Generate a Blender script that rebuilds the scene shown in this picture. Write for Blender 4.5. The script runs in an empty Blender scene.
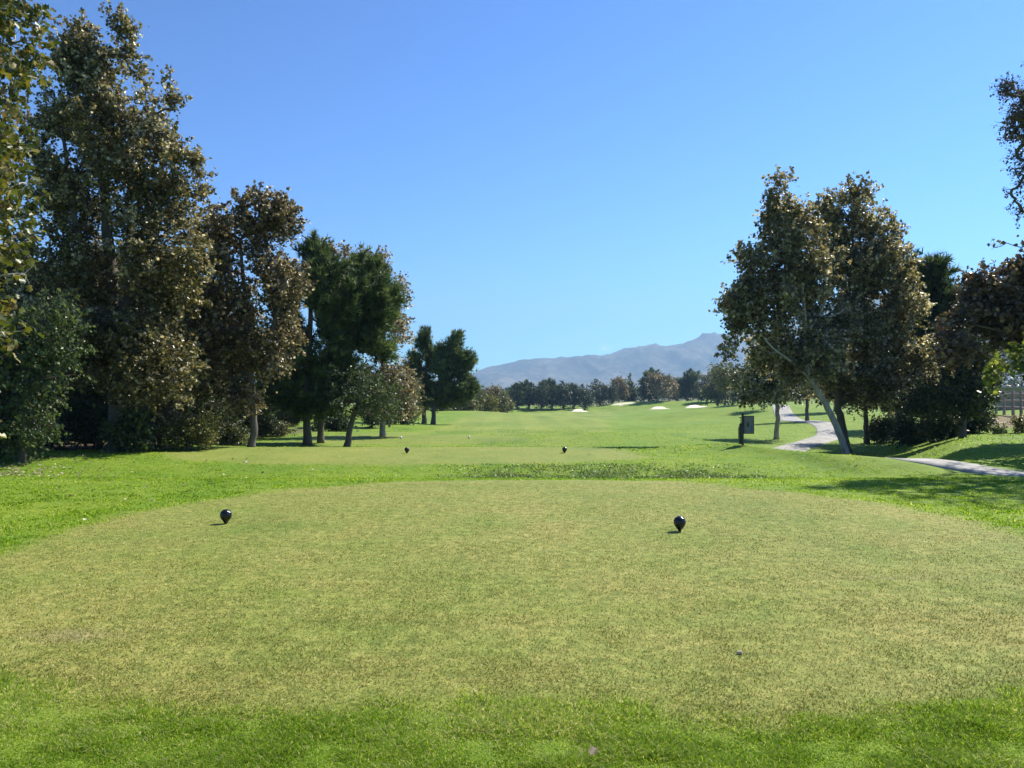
import bpy, math, random
import numpy as np
from mathutils import Vector
R = math.radians
random.seed(7)
rng = np.random.default_rng(11)
scene = bpy.context.scene
col = scene.collection

# ------------------------------------------------------------------ camera
F = 769.0; CAMZ = 1.55; TILT = math.atan(11/769.0)
cam_d = bpy.data.cameras.new('camera'); cam = bpy.data.objects.new('camera', cam_d); col.objects.link(cam)
cam.location = (0, 0, CAMZ); cam.rotation_euler = (R(90)+TILT, 0, 0)
cam_d.sensor_width = 36; cam_d.lens = 36*F/1024; cam_d.clip_start = .05; cam_d.clip_end = 30000
scene.camera = cam

def at(px, row, d):
    """world point seen at pixel (px,row) at depth y=d"""
    v = 384-row; u = px-512
    yy = F*math.cos(TILT)-v*math.sin(TILT); zz = F*math.sin(TILT)+v*math.cos(TILT)
    return np.array([u*d/yy, d, CAMZ+zz*d/yy])

# ------------------------------------------------------------------ numpy noise
def _h(ix, iy, s):
    n = (ix.astype(np.int64)*374761393 + iy.astype(np.int64)*668265263 + s*982451653) & 0xffffffff
    n = ((n ^ (n >> 13))*1274126177) & 0xffffffff
    n = n ^ (n >> 16)
    return (n & 0xffffff)/float(0xffffff)
def vnoise(x, y, s=0):
    x = np.asarray(x, float); y = np.asarray(y, float)
    ix = np.floor(x); iy = np.floor(y); fx = x-ix; fy = y-iy
    fx = fx*fx*fx*(fx*(fx*6-15)+10); fy = fy*fy*fy*(fy*(fy*6-15)+10)
    a = _h(ix, iy, s); b = _h(ix+1, iy, s); c = _h(ix, iy+1, s); d = _h(ix+1, iy+1, s)
    return (a*(1-fx)+b*fx)*(1-fy)+(c*(1-fx)+d*fx)*fy
def fbm(x, y, o=4, s=0):
    t = 0; a = .5; n = 0
    for i in range(o):
        t = t+a*vnoise(x*2**i+i*17.3, y*2**i-i*9.1, s+i); n += a; a *= .5
    return t/n
def ridged(x, y, o=5, s=0):
    t = 0; a = .5; n = 0
    for i in range(o):
        t = t+a*(1-np.abs(2*vnoise(x*2**i+i*7.7, y*2**i+i*3.1, s+i)-1)); n += a; a *= .5
    return t/n
def sstep(a, b, x):
    t = np.clip((x-a)/(b-a), 0, 1); return t*t*(3-2*t)

# ------------------------------------------------------------------ terrain
PY = [-200, 0, 14.4, 15.3, 16.8, 18.3, 19, 25, 27.5, 32, 41, 60, 100, 150, 220, 250, 262, 300, 420, 900, 3000, 9000]
PZ = [0, 0, 0, -.12, -.30, -.13, -.1, -.1, -.42, -.55, -.58, -1.0, -1.7, -2.5, -3.6, -4.0, -3.7, -2.7, -2.6, -3, -3, -3]
def gauss(x, y, cx, cy, sx, sy): return np.exp(-((x-cx)/sx)**2-((y-cy)/sy)**2)
def H(x, y):
    x = np.asarray(x, float); y = np.asarray(y, float)
    z = (np.interp(y-.8, PY, PZ)+np.interp(y-.3, PY, PZ)+np.interp(y+.3, PY, PZ)+np.interp(y+.8, PY, PZ))/4
    yw = sstep(6, 17, y)
    far = 1-sstep(300, 600, y)
    xr = np.clip(x-9-np.maximum(y-45, 0)*.10, 0, None)
    z = z+yw*far*(.052*np.minimum(xr, 40)+.02*np.clip(xr-40, 0, 100))*sstep(0, 5, xr)
    # left border slightly rising
    xl = np.clip(-x-7-y*.03, 0, None)
    z = z+yw*far*.020*np.minimum(xl, 30)
    # low ridge along the right of the tees, and the hollow behind it
    yr = np.interp(x, [4, 6.6, 7.8, 9, 12], [24, 22.4, 18.6, 17.3, 17.0])
    z = z+(.18+.10*sstep(7, 9, x))*np.exp(-((y-yr)/1.5)**2)*sstep(4, 6.5, x)*(1-sstep(9.8, 12.5, x))
    hol = sstep(3.6, 6.4, x)*(1-sstep(.46, .60, x/np.maximum(y, 1)))*sstep(0, 3.0, y-yr-.6)*(1-sstep(40, 56, y))
    z = z*(1-hol)+hol*np.interp(y, [20, 30, 34, 40, 50], [-.80, -.85, -.90, -.80, -.68])
    # mounds
    z = z+.85*gauss(x, y, -8, 99, 9, 13)+.5*gauss(x, y, -17, 80, 8, 14)+.5*gauss(x, y, -1, 110, 14, 18)
    z = z+.50*gauss(x, y, 6.2, 36, 3.4, 3.4)+.55*gauss(x, y, -15, 60, 8, 8)
    z = z+1.7*gauss(x, y, 45, 275, 20, 14)+.9*gauss(x, y, 90, 258, 30, 14)
    z = z+1.2*gauss(x, y, 28, 100, 9, 20)
    # bunkers: raised lip, dish cut
    for bx, by, rx, ry, a in BUNK:
        q = ((x-bx)/rx)**2+((y-by)/ry)**2
        z = z+a*.8*np.exp(-((y-(by+ry*1.1))/(ry*.8))**2-((x-bx)/(rx*1.1))**2)
    und = (fbm(x*.11, y*.11, 3, 5)-.5)*.10*sstep(14, 30, y)+(fbm(x*.5, y*.5, 3, 9)-.5)*.035
    und = und+((fbm(x*.045, y*.045, 3, 15)-.5)*.9*1.5*sstep(45, 90, y)+(fbm(x*.18, y*.12, 3, 16)-.5)*.16*sstep(26, 45, y))*(1-sstep(300, 500, y))
    return z+und
BUNK = [(21.0, 236, 3.6, 5.5, .55), (46.5, 240, 4.4, 7.5, .6), (57.5, 238, 4.4, 7.0, .6),
        (39.0, 270, 4.6, 3.2, .5)]
def Hs(x, y): return float(H(x, y))

def super_e(x, y, cx, cy, rx, ry, n=2.5, amp=.05, s=3, back=0):
    if back:
        ry = np.where(y > cy, back, ry); n = np.where(y > cy, 2.1, n)
    q = (np.abs((x-cx)/rx)**n+np.abs((y-cy)/ry)**n)**(1/n)
    return q+(fbm(x*.7, y*.7, 3, s)-.5)*amp*2
def tee_mask(x, y):
    q1 = super_e(x, y, .30, 8.75, 5.55, 5.12, 2.9, .06, 3, 5.75)
    q2 = super_e(x, y, -2.8, 21.9, 6.5, 3.3, 3, .08, 4)
    q3 = super_e(x, y, -4.5, 37, 5.0, 3.8, 3, .1, 8)
    return (1-sstep(.93, 1.03, q1)), (1-sstep(.92, 1.06, q2)), (1-sstep(.9, 1.08, q3))
def path_dist(x, y, pts):
    x = np.asarray(x, float); y = np.asarray(y, float)
    best = np.full(np.broadcast(x, y).shape, 1e9)
    for (ax, ay), (bx, by) in zip(pts[:-1], pts[1:]):
        dx, dy = bx-ax, by-ay
        t = np.clip(((x-ax)*dx+(y-ay)*dy)/(dx*dx+dy*dy), 0, 1)
        best = np.minimum(best, np.hypot(x-ax-t*dx, y-ay-t*dy))
    return best
def catmull(P, n=10):
    P = [np.array(p, float) for p in P]; P = [2*P[0]-P[1]]+P+[2*P[-1]-P[-2]]
    out = []
    for i in range(1, len(P)-2):
        for k in range(n):
            t = k/n
            out.append(.5*((2*P[i])+(-P[i-1]+P[i+1])*t+(2*P[i-1]-5*P[i]+4*P[i+1]-P[i+2])*t*t+(-P[i-1]+3*P[i]-3*P[i+1]+P[i+2])*t**3))
    out.append(P[-2]); return out
PATH = [(22, 11.8), (16, 13.0), (12.2, 14.4), (10.5, 15.5), (9.5, 17.2), (9.2, 19.5), (9.2, 22.5), (9.8, 27.5), (12.2, 34), (15.2, 39), (18.2, 44), (20.2, 50), (21.5, 58), (25, 70), (30, 86), (38, 110), (50, 150), (66, 200), (80, 250)]
PATHS = catmull(PATH, 8)

# ------------------------------------------------------------------ materials
def mat(name):
    m = bpy.data.materials.new(name); m.use_nodes = True
    nt = m.node_tree; b = nt.nodes['Principled BSDF']
    return m, nt, b, nt.nodes['Material Output']
def N(nt, t, **k):
    n = nt.nodes.new(t)
    for a, v in k.items(): setattr(n, a, v)
    return n
def noise(nt, coord, scale, detail=4, rough=.55, dist=0):
    n = N(nt, 'ShaderNodeTexNoise'); n.inputs['Scale'].default_value = scale; n.inputs['Detail'].default_value = detail
    n.inputs['Roughness'].default_value = rough; n.inputs['Distortion'].default_value = dist
    nt.links.new(coord, n.inputs['Vector']); return n.outputs['Fac']
def ramp(nt, fac, stops, interp='LINEAR'):
    r = N(nt, 'ShaderNodeValToRGB'); r.color_ramp.interpolation = interp
    e = r.color_ramp.elements
    while len(e) > 1: e.remove(e[0])
    e[0].position = stops[0][0]; e[0].color = (*stops[0][1], 1)
    for p, c in stops[1:]:
        k = e.new(p); k.color = (*c, 1)
    nt.links.new(fac, r.inputs['Fac']); return r.outputs['Color']
def mix(nt, fac, a, b, mode='MIX'):
    m = N(nt, 'ShaderNodeMix', data_type='RGBA', blend_type=mode)
    for sock, v in ((m.inputs[0], fac), (m.inputs[6], a), (m.inputs[7], b)):
        if isinstance(v, (int, float)): sock.default_value = v
        elif isinstance(v, tuple): sock.default_value = (*v, 1)
        else: nt.links.new(v, sock)
    return m.outputs[2]
def math_n(nt, op, a, b=None):
    m = N(nt, 'ShaderNodeMath', operation=op)
    for i, v in enumerate((a, b)):
        if v is None: continue
        if isinstance(v, (int, float)): m.inputs[i].default_value = v
        else: nt.links.new(v, m.inputs[i])
    return m.outputs[0]
def bump(nt, b, h, strength=.5, dist=.02):
    n = N(nt, 'ShaderNodeBump'); n.inputs['Strength'].default_value = strength; n.inputs['Distance'].default_value = dist
    nt.links.new(h, n.inputs['Height']); nt.links.new(n.outputs['Normal'], b.inputs['Normal'])
def objco(nt): return N(nt, 'ShaderNodeTexCoord').outputs['Object']

TEE_A, TEE_B, TEE_C = (.165, .185, .034), (.255, .256, .060), (.42, .36, .13)
def ground_mat():
    m, nt, b, o = mat('turf'); c = objco(nt)
    def attr(n): a = N(nt, 'ShaderNodeAttribute', attribute_name=n); return a.outputs['Fac']
    n_fine = noise(nt, c, 55, 3, .7); n_mid = noise(nt, c, 9, 4, .6); n_big = noise(nt, c, .9, 4, .6); n_huge = noise(nt, c, .12, 4, .6)
    fm = mix(nt, .5, n_fine, n_mid)
    # lush rough
    lush = ramp(nt, n_mid, [(.25, (.055, .115, .006)), (.5, (.100, .195, .008)), (.75, (.155, .255, .014))])
    lush = mix(nt, ramp(nt, n_big, [(.35, (0, 0, 0)), (.7, (1, 1, 1))]), lush, (.155, .225, .014))
    lush = mix(nt, math_n(nt, 'MULTIPLY', n_fine, .35), lush, (.20, .235, .03))
    # tee turf
    tee = ramp(nt, fm, [(.30, (.085, .115, .022)), (.46, TEE_A), (.56, TEE_B), (.74, TEE_C)])
    tint = ramp(nt, n_big, [(.32, (.80, .94, .72)), (.52, (1, 1, 1)), (.72, (1.07, 1.0, 1.08))])
    tee = mix(nt, 1.0, tee, tint, 'MULTIPLY')
    # fairway
    wv = N(nt, 'ShaderNodeTexWave', wave_type='BANDS', bands_direction='X'); wv.inputs['Scale'].default_value = .085; wv.inputs['Distortion'].default_value = .6
    nt.links.new(c, wv.inputs['Vector'])
    fair = ramp(nt, n_huge, [(.3, (.135, .195, .016)), (.55, (.175, .225, .026)), (.75, (.205, .240, .040))])
    fair = mix(nt, 1.0, fair, ramp(nt, wv.outputs['Fac'], [(.35, (.90, .94, .88)), (.65, (1.06, 1.04, 1.06))]), 'MULTIPLY')
    fair = mix(nt, math_n(nt, 'MULTIPLY', n_mid, .3), fair, (.19, .22, .07))
    dirt = ramp(nt, mix(nt, .5, n_mid, n_big), [(.3, (.045, .034, .022)), (.5, (.105, .078, .050)), (.7, (.22, .165, .11))])
    mulch = ramp(nt, mix(nt, .6, n_mid, n_big), [(.3, (.10, .055, .035)), (.5, (.20, .125, .085)), (.62, (.26, .21, .13)), (.75, (.09, .13, .03))])
    sand = ramp(nt, n_mid, [(.3, (.60, .53, .42)), (.7, (.80, .74, .62))])
    x = mix(nt, attr('fair'), lush, fair)
    x = mix(nt, attr('tee'), x, tee)
    x = mix(nt, attr('weed'), x, ramp(nt, n_mid, [(.3, (.022, .050, .010)), (.55, (.055, .105, .018)), (.8, (.13, .16, .05))]))
    x = mix(nt, attr('bare'), x, mix(nt, n_fine, (.16, .115, .07), (.34, .26, .165)))
    x = mix(nt, attr('dirt'), x, dirt)
    x = mix(nt, attr('mulch'), x, mulch)
    x = mix(nt, attr('sand'), x, sand)
    x = mix(nt, attr('dry'), x, mix(nt, n_big, (.10, .10, .045), (.19, .165, .09)))
    mpp = N(nt, 'ShaderNodeMapping'); mpp.inputs['Scale'].default_value = (1, .45, 1); nt.links.new(c, mpp.inputs['Vector'])
    patch = noise(nt, mpp.outputs[0], .35, 6, .7)
    x = mix(nt, 1.0, x, ramp(nt, patch, [(.30, (.66, .80, .62)), (.46, (.93, .97, .90)), (.58, (1.06, 1.03, 1.08)), (.70, (1.32, 1.14, 1.38))]), 'MULTIPLY')
    nt.links.new(x, b.inputs['Base Color']); b.inputs['Roughness'].default_value = .85
    b.inputs['Specular IOR Level'].default_value = .25
    b2 = N(nt, 'ShaderNodeBump'); b2.inputs['Strength'].default_value = .7; b2.inputs['Distance'].default_value = .10; nt.links.new(noise(nt, c, 1.4, 5, .7), b2.inputs['Height'])
    b1 = N(nt, 'ShaderNodeBump'); b1.inputs['Strength'].default_value = .8; b1.inputs['Distance'].default_value = .018; nt.links.new(fm, b1.inputs['Height'])
    nt.links.new(b2.outputs['Normal'], b1.inputs['Normal']); nt.links.new(b1.outputs['Normal'], b.inputs['Normal'])
    return m
def leaf_mat(name, stops, trans=.35, rough=.42, spec=.5):
    m, nt, b, o = mat(name)
    a = N(nt, 'ShaderNodeAttribute', attribute_name='tone').outputs['Fac']
    c = ramp(nt, a, stops)
    nt.links.new(c, b.inputs['Base Color']); b.inputs['Roughness'].default_value = rough; b.inputs['Specular IOR Level'].default_value = spec
    tr = N(nt, 'ShaderNodeBsdfTranslucent')
    nt.links.new(mix(nt, 1.0, c, (1.10, 1.06, .80), 'MULTIPLY'), tr.inputs['Color'])
    mx = N(nt, 'ShaderNodeMixShader'); mx.inputs[0].default_value = trans
    nt.links.new(b.outputs[0], mx.inputs[1]); nt.links.new(tr.outputs[0], mx.inputs[2]); nt.links.new(mx.outputs[0], o.inputs['Surface'])
    return m
def bark_mat(name, stops, scale=6, stretch=.35):
    m, nt, b, o = mat(name); c = objco(nt)
    mp = N(nt, 'ShaderNodeMapping'); mp.inputs['Scale'].default_value = (1, 1, stretch); nt.links.new(c, mp.inputs['Vector'])
    n1 = noise(nt, mp.outputs[0], scale, 5, .65, .5); n2 = noise(nt, mp.outputs[0], scale*6, 3)
    nt.links.new(mix(nt, .25, ramp(nt, n1, stops), mix(nt, n2, (.03, .025, .02), (.5, .45, .38))), b.inputs['Base Color'])
    b.inputs['Roughness'].default_value = .9; bump(nt, b, mix(nt, .5, n1, n2), .8, .03); return m
def plain(name, c1, c2, scale=30, rough=.6, spec=.5, metal=0, bstr=.2, bdist=.003):
    m, nt, b, o = mat(name); c = objco(nt); n = noise(nt, c, scale, 4)
    nt.links.new(ramp(nt, n, [(.3, c1), (.7, c2)]), b.inputs['Base Color'])
    b.inputs['Roughness'].default_value = rough; b.inputs['Specular IOR Level'].default_value = spec; b.inputs['Metallic'].default_value = metal
    bump(nt, b, n, bstr, bdist); return m

M = {}
M['turf'] = ground_mat()
M['syc'] = leaf_mat('sycamore_leaf', [(0, (.044, .052, .014)), (.3, (.105, .102, .032)), (.5, (.19, .165, .068)), (.72, (.29, .24, .125)), (.9, (.50, .45, .29)), (1, (.66, .61, .44))], .50, .33)  # palest stops paint in sky-reflecting highlights, besides pale leaf undersides
M['sycgreen'] = leaf_mat('sycamore_leaf_turning', [(0, (.035, .055, .012)), (.35, (.075, .100, .018)), (.6, (.140, .150, .022)), (.8, (.22, .20, .025)), (.92, (.19, .11, .04)), (1, (.32, .27, .10))], .38)
M['red'] = leaf_mat('reddish_leaf', [(0, (.03, .028, .014)), (.4, (.080, .062, .032)), (.7, (.15, .10, .058)), (1, (.32, .24, .15))], .25)
M['pine'] = leaf_mat('pine_needle', [(0, (.020, .042, .014)), (.5, (.080, .125, .040)), (1, (.17, .22, .075))], .35, .5, .4)
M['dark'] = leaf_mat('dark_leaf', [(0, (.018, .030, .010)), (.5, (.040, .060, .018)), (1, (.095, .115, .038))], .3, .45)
M['green'] = leaf_mat('green_leaf', [(0, (.032, .056, .020)), (.5, (.075, .115, .036)), (1, (.19, .24, .09))], .42)
M['olive'] = leaf_mat('olive_leaf', [(0, (.060, .072, .026)), (.5, (.130, .140, .052)), (1, (.24, .23, .10))], .38)
M['yellow'] = leaf_mat('yellow_green_leaf', [(0, (.07, .08, .018)), (.5, (.15, .16, .035)), (1, (.27, .24, .08))], .35)
M['bright'] = leaf_mat('lime_leaf', [(0, (.07, .10, .015)), (.5, (.18, .24, .03)), (1, (.32, .34, .06))], .5)
M['brown'] = leaf_mat('brown_leaf', [(0, (.055, .055, .025)), (.5, (.155, .125, .062)), (.8, (.30, .24, .14)), (1, (.60, .53, .40))], .48, .36)
M['bark_pale'] = bark_mat('sycamore_bark', [(.30, (.14, .12, .09)), (.42, (.30, .27, .22)), (.55, (.46, .43, .37)), (.75, (.62, .59, .53))])
M['bark_dark'] = bark_mat('dark_bark', [(.3, (.030, .024, .018)), (.7, (.11, .085, .065))], 9)
M['concrete'] = plain('concrete', (.24, .235, .215), (.42, .405, .37), 2.2, .9, .2, 0, .3, .004)
M['black'] = plain('black_plastic', (.006, .007, .010), (.012, .013, .017), 40, .28, .5)
M['white'] = plain('white_plastic', (.70, .70, .68), (.82, .82, .80), 40, .35)
M['board'] = plain('sign_board', (.13, .13, .125), (.20, .20, .19), 25, .8, .2)
M['wood'] = plain('weathered_timber', (.22, .18, .15), (.46, .41, .36), 14, .9, .2, 0, .4, .005)
M['stucco'] = plain('tan_stucco', (.30, .24, .17), (.40, .33, .24), 6, .95, .2)
M['stone'] = plain('pebble_grey', (.28, .25, .20), (.5, .46, .38), 60, .8)
M['grass'] = leaf_mat('grass_blade', [(0, (.075, .140, .008)), (.35, (.175, .320, .016)), (.7, (.300, .430, .032)), (.9, (.44, .51, .10)), (1, (.62, .60, .30))], .65, .55, .2)
M['turfblade'] = leaf_mat('tee_blade', [(0, (.080, .105, .014)), (.35, (.190, .205, .032)), (.65, (.290, .275, .060)), (.9, (.44, .39, .13)), (1, (.62, .55, .27))], .25, .7, .15)
M['weedm'] = leaf_mat('clover_leaf', [(0, (.040, .085, .012)), (.5, (.085, .150, .020)), (.85, (.15, .21, .04)), (1, (.3, .32, .15))], .35)
M['litter'] = leaf_mat('dry_leaf', [(0, (.14, .10, .06)), (.5, (.30, .24, .16)), (1, (.55, .48, .36))], .1, .7)
def mountain_mat():
    m, nt, b, o = mat('chaparral'); c = objco(nt)
    n1 = noise(nt, c, .004, 6, .65); n2 = noise(nt, c, .03, 5, .7)
    x = ramp(nt, mix(nt, .5, n1, n2), [(.36, (.045, .055, .032)), (.50, (.11, .10, .065)), (.62, (.24, .20, .14))])
    nt.links.new(x, b.inputs['Base Color']); b.inputs['Roughness'].default_value = 1; b.inputs['Specular IOR Level'].default_value = .1
    bump(nt, b, n2, .8, 12); return m
M['mount'] = mountain_mat()

# ------------------------------------------------------------------ mesh helpers
def mesh_np(name, V, Fc, tone=None, smooth=False):
    """V (n,3); Fc (m,k) constant-size faces"""
    me = bpy.data.meshes.new(name); V = np.ascontiguousarray(V, np.float32); Fc = np.ascontiguousarray(Fc, np.int32)
    m, k = Fc.shape
    me.vertices.add(len(V)); me.vertices.foreach_set('co', V.ravel())
    me.loops.add(m*k); me.loops.foreach_set('vertex_index', Fc.ravel())
    me.polygons.add(m); me.polygons.foreach_set('loop_start', np.arange(0, m*k, k, dtype=np.int32))
    me.update(calc_edges=True)
    if smooth: me.polygons.foreach_set('use_smooth', np.ones(m, bool))
    if tone is not None:
        a = me.attributes.new('tone', 'FLOAT', 'FACE'); a.data.foreach_set('value', np.ascontiguousarray(tone, np.float32))
    return me
def link(name, me, m, parent=None, loc=None):
    o = bpy.data.objects.new(name, me); col.objects.link(o)
    if m and not me.materials: me.materials.append(m)
    if parent: o.parent = parent
    if loc is not None: o.location = loc
    return o
def tag(o, label=None, cat=None, group=None, kind=None):
    if label: o['label'] = label
    if cat: o['category'] = cat
    if group: o['group'] = group
    if kind: o['kind'] = kind
    return o
def empty(name, loc, label=None, cat=None, group=None, rz=0):
    o = bpy.data.objects.new(name, None); col.objects.link(o); o.location = loc; o.rotation_euler.z = rz
    o.empty_display_size = .3
    return tag(o, label, cat, group)
class MB:
    def __init__(s): s.v = []; s.f = []
    def ring_tube(s, pts, rad, n=8, cap=True):
        pts = [np.array(p, float) for p in pts]; base = len(s.v); up = None
        for i, p in enumerate(pts):
            t = pts[min(i+1, len(pts)-1)]-pts[max(i-1, 0)]; t = t/(np.linalg.norm(t)+1e-9)
            if up is None:
                a = np.array([1., 0, 0]) if abs(t[0]) < .8 else np.array([0, 1., 0])
            else: a = up
            a = a-t*np.dot(a, t); a /= np.linalg.norm(a)+1e-9; bb = np.cross(t, a); up = a
            for k in range(n):
                q = 2*math.pi*k/n
                s.v.append(p+rad[i]*(a*math.cos(q)+bb*math.sin(q)))
        for i in range(len(pts)-1):
            for k in range(n):
                a0 = base+i*n+k; a1 = base+i*n+(k+1) % n
                s.f.append((a0, a1, a1+n, a0+n))
        if cap:
            s.f.append(tuple(base+k for k in range(n))[::-1]); e = base+(len(pts)-1)*n; s.f.append(tuple(e+k for k in range(n)))
    def box(s, c, h, rz=0, bev=.0):
        """chamfered box, centre c, half sizes h"""
        cx, cy, cz = c; hx, hy, hz = h; b = min(bev, .45*min(h)) if bev else 0
        cs, sn = math.cos(rz), math.sin(rz)
        def P(x, y, z): return (cx+x*cs-y*sn, cy+x*sn+y*cs, cz+z)
        base = len(s.v)
        if not b:
            for z in (-hz, hz):
                for x, y in ((-hx, -hy), (hx, -hy), (hx, hy), (-hx, hy)): s.v.append(P(x, y, z))
            for f in ((3, 2, 1, 0), (4, 5, 6, 7), (0, 1, 5, 4), (1, 2, 6, 5), (2, 3, 7, 6), (3, 0, 4, 7)): s.f.append(tuple(base+i for i in f))
        else:
            lv = [(-hz, b), (-hz+b, 0), (hz-b, 0), (hz, b)]
            for z, i in lv:
                X, Y = hx-i, hy-i
                for x, y in ((-X+b, -Y), (X-b, -Y), (X, -Y+b), (X, Y-b), (X-b, Y), (-X+b, Y), (-X, Y-b), (-X, -Y+b)): s.v.append(P(x, y, z))
            for l in range(3):
                for k in range(8):
                    a = base+l*8+k; c2 = base+l*8+(k+1) % 8; s.f.append((a, c2, c2+8, a+8))
            s.f.append(tuple(base+k for k in range(8))[::-1]); s.f.append(tuple(base+24+k for k in range(8)))
    def lathe(s, prof, n=24, c=(0, 0, 0)):
        base = len(s.v)
        for r, z in prof:
            for k in range(n):
                q = 2*math.pi*k/n; s.v.append((c[0]+r*math.cos(q), c[1]+r*math.sin(q), c[2]+z))
        for i in range(len(prof)-1):
            for k in range(n):
                a0 = base+i*n+k; a1 = base+i*n+(k+1) % n; s.f.append((a0, a1, a1+n, a0+n))
        s.f.append(tuple(base+k for k in range(n))[::-1]); e = base+(len(prof)-1)*n; s.f.append(tuple(e+k for k in range(n)))
    def build(s, name, m, parent=None, smooth=False, loc=None):
        me = bpy.data.meshes.new(name); me.from_pydata([tuple(map(float, v)) for v in s.v], [], s.f); me.update()
        if smooth:
            for p in me.polygons: p.use_smooth = True
        return link(name, me, m, parent, loc)

# ------------------------------------------------------------------ leaves
def rot_batch(n, droop=.0):
    """random orientation frames (n,3,3): columns = leaf x, leaf y (length), normal"""
    yv = rng.normal(size=(n, 3)); yv[:, 2] -= droop; yv /= np.linalg.norm(yv, axis=1)[:, None]
    a = rng.normal(size=(n, 3)); a[:, 2] += .6
    a -= yv*(a*yv).sum(1)[:, None]; a /= np.linalg.norm(a, axis=1)[:, None]
    xv = np.cross(yv, a)
    return xv, yv, a
T_QUAD = (np.array([[0, 0, 0], [.42, .45, .10], [0, 1, -.05], [-.42, .45, .10]]), np.array([[0, 1, 2], [0, 2, 3]]))
T_LEAF = (np.array([[0, 0, 0], [.50, .22, .10], [.30, .48, .05], [.52, .78, .12], [0, 1.05, -.10], [-.52, .78, .12], [-.30, .48, .05], [-.50, .22, .10]]),
          np.array([[0, 1, 2, 2], [0, 2, 3, 4], [0, 4, 5, 6], [0, 6, 7, 7]]))
def fix_quads(t): return t
# lobed leaf as triangles (keeps constant face size)
T_LOBE = (T_LEAF[0], np.array([[0, 1, 2], [0, 2, 4], [2, 3, 4], [0, 4, 6], [4, 5, 6], [0, 6, 7]]))
def tuft(n=7, w=.035):
    V = []; Fc = []
    for i in range(n):
        a = 2*math.pi*i/n+random.random(); s = random.uniform(.35, .8)
        d = np.array([math.cos(a)*s, 1.0*random.uniform(.6, 1), math.sin(a)*s]); d /= np.linalg.norm(d)
        q = np.cross(d, np.array([0, 0, 1.])); q /= np.linalg.norm(q)+1e-6
        b = len(V); V += [q*w, -q*w, d]; Fc.append([b, b+1, b+2])
    return np.array(V), np.array(Fc)
T_TUFT = tuft(6, .085)
T_TUFT_F = tuft(5, .09)
def leaves(P, size, tmpl, tone, droop=.3, jit=.35, dirs=None):
    n = len(P); tv, tf = tmpl
    xv, yv, zv = rot_batch(n, droop)
    if dirs is not None:
        yv = dirs+rng.normal(size=(n, 3))*.35; yv /= np.linalg.norm(yv, axis=1)[:, None]
        a = rng.normal(size=(n, 3)); a -= yv*(a*yv).sum(1)[:, None]; zv = a/np.linalg.norm(a, axis=1)[:, None]; xv = np.cross(yv, zv)
    s = size*(1+jit*rng.uniform(-1, 1, n))
    V = P[:, None, :]+s[:, None, None]*(tv[None, :, 0, None]*xv[:, None, :]+tv[None, :, 1, None]*yv[:, None, :]+tv[None, :, 2, None]*zv[:, None, :])
    k = len(tv); Fc = tf[None]+(np.arange(n)*k)[:, None, None]
    return V.reshape(-1, 3), Fc.reshape(-1, tf.shape[1]), np.repeat(tone, len(tf))

def in_lobes(lobes, n, shell=.45):
    """lobes: (cx,cy,cz,rx,ry,rz,weight)"""
    L = np.array(lobes, float); w = L[:, 6]/L[:, 6].sum()
    idx = rng.choice(len(L), n, p=w); d = rng.normal(size=(n, 3)); d /= np.linalg.norm(d, axis=1)[:, None]
    r = rng.uniform(0, 1, n)**shell
    return L[idx, :3]+d*r[:, None]*L[idx, 3:6]

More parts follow.
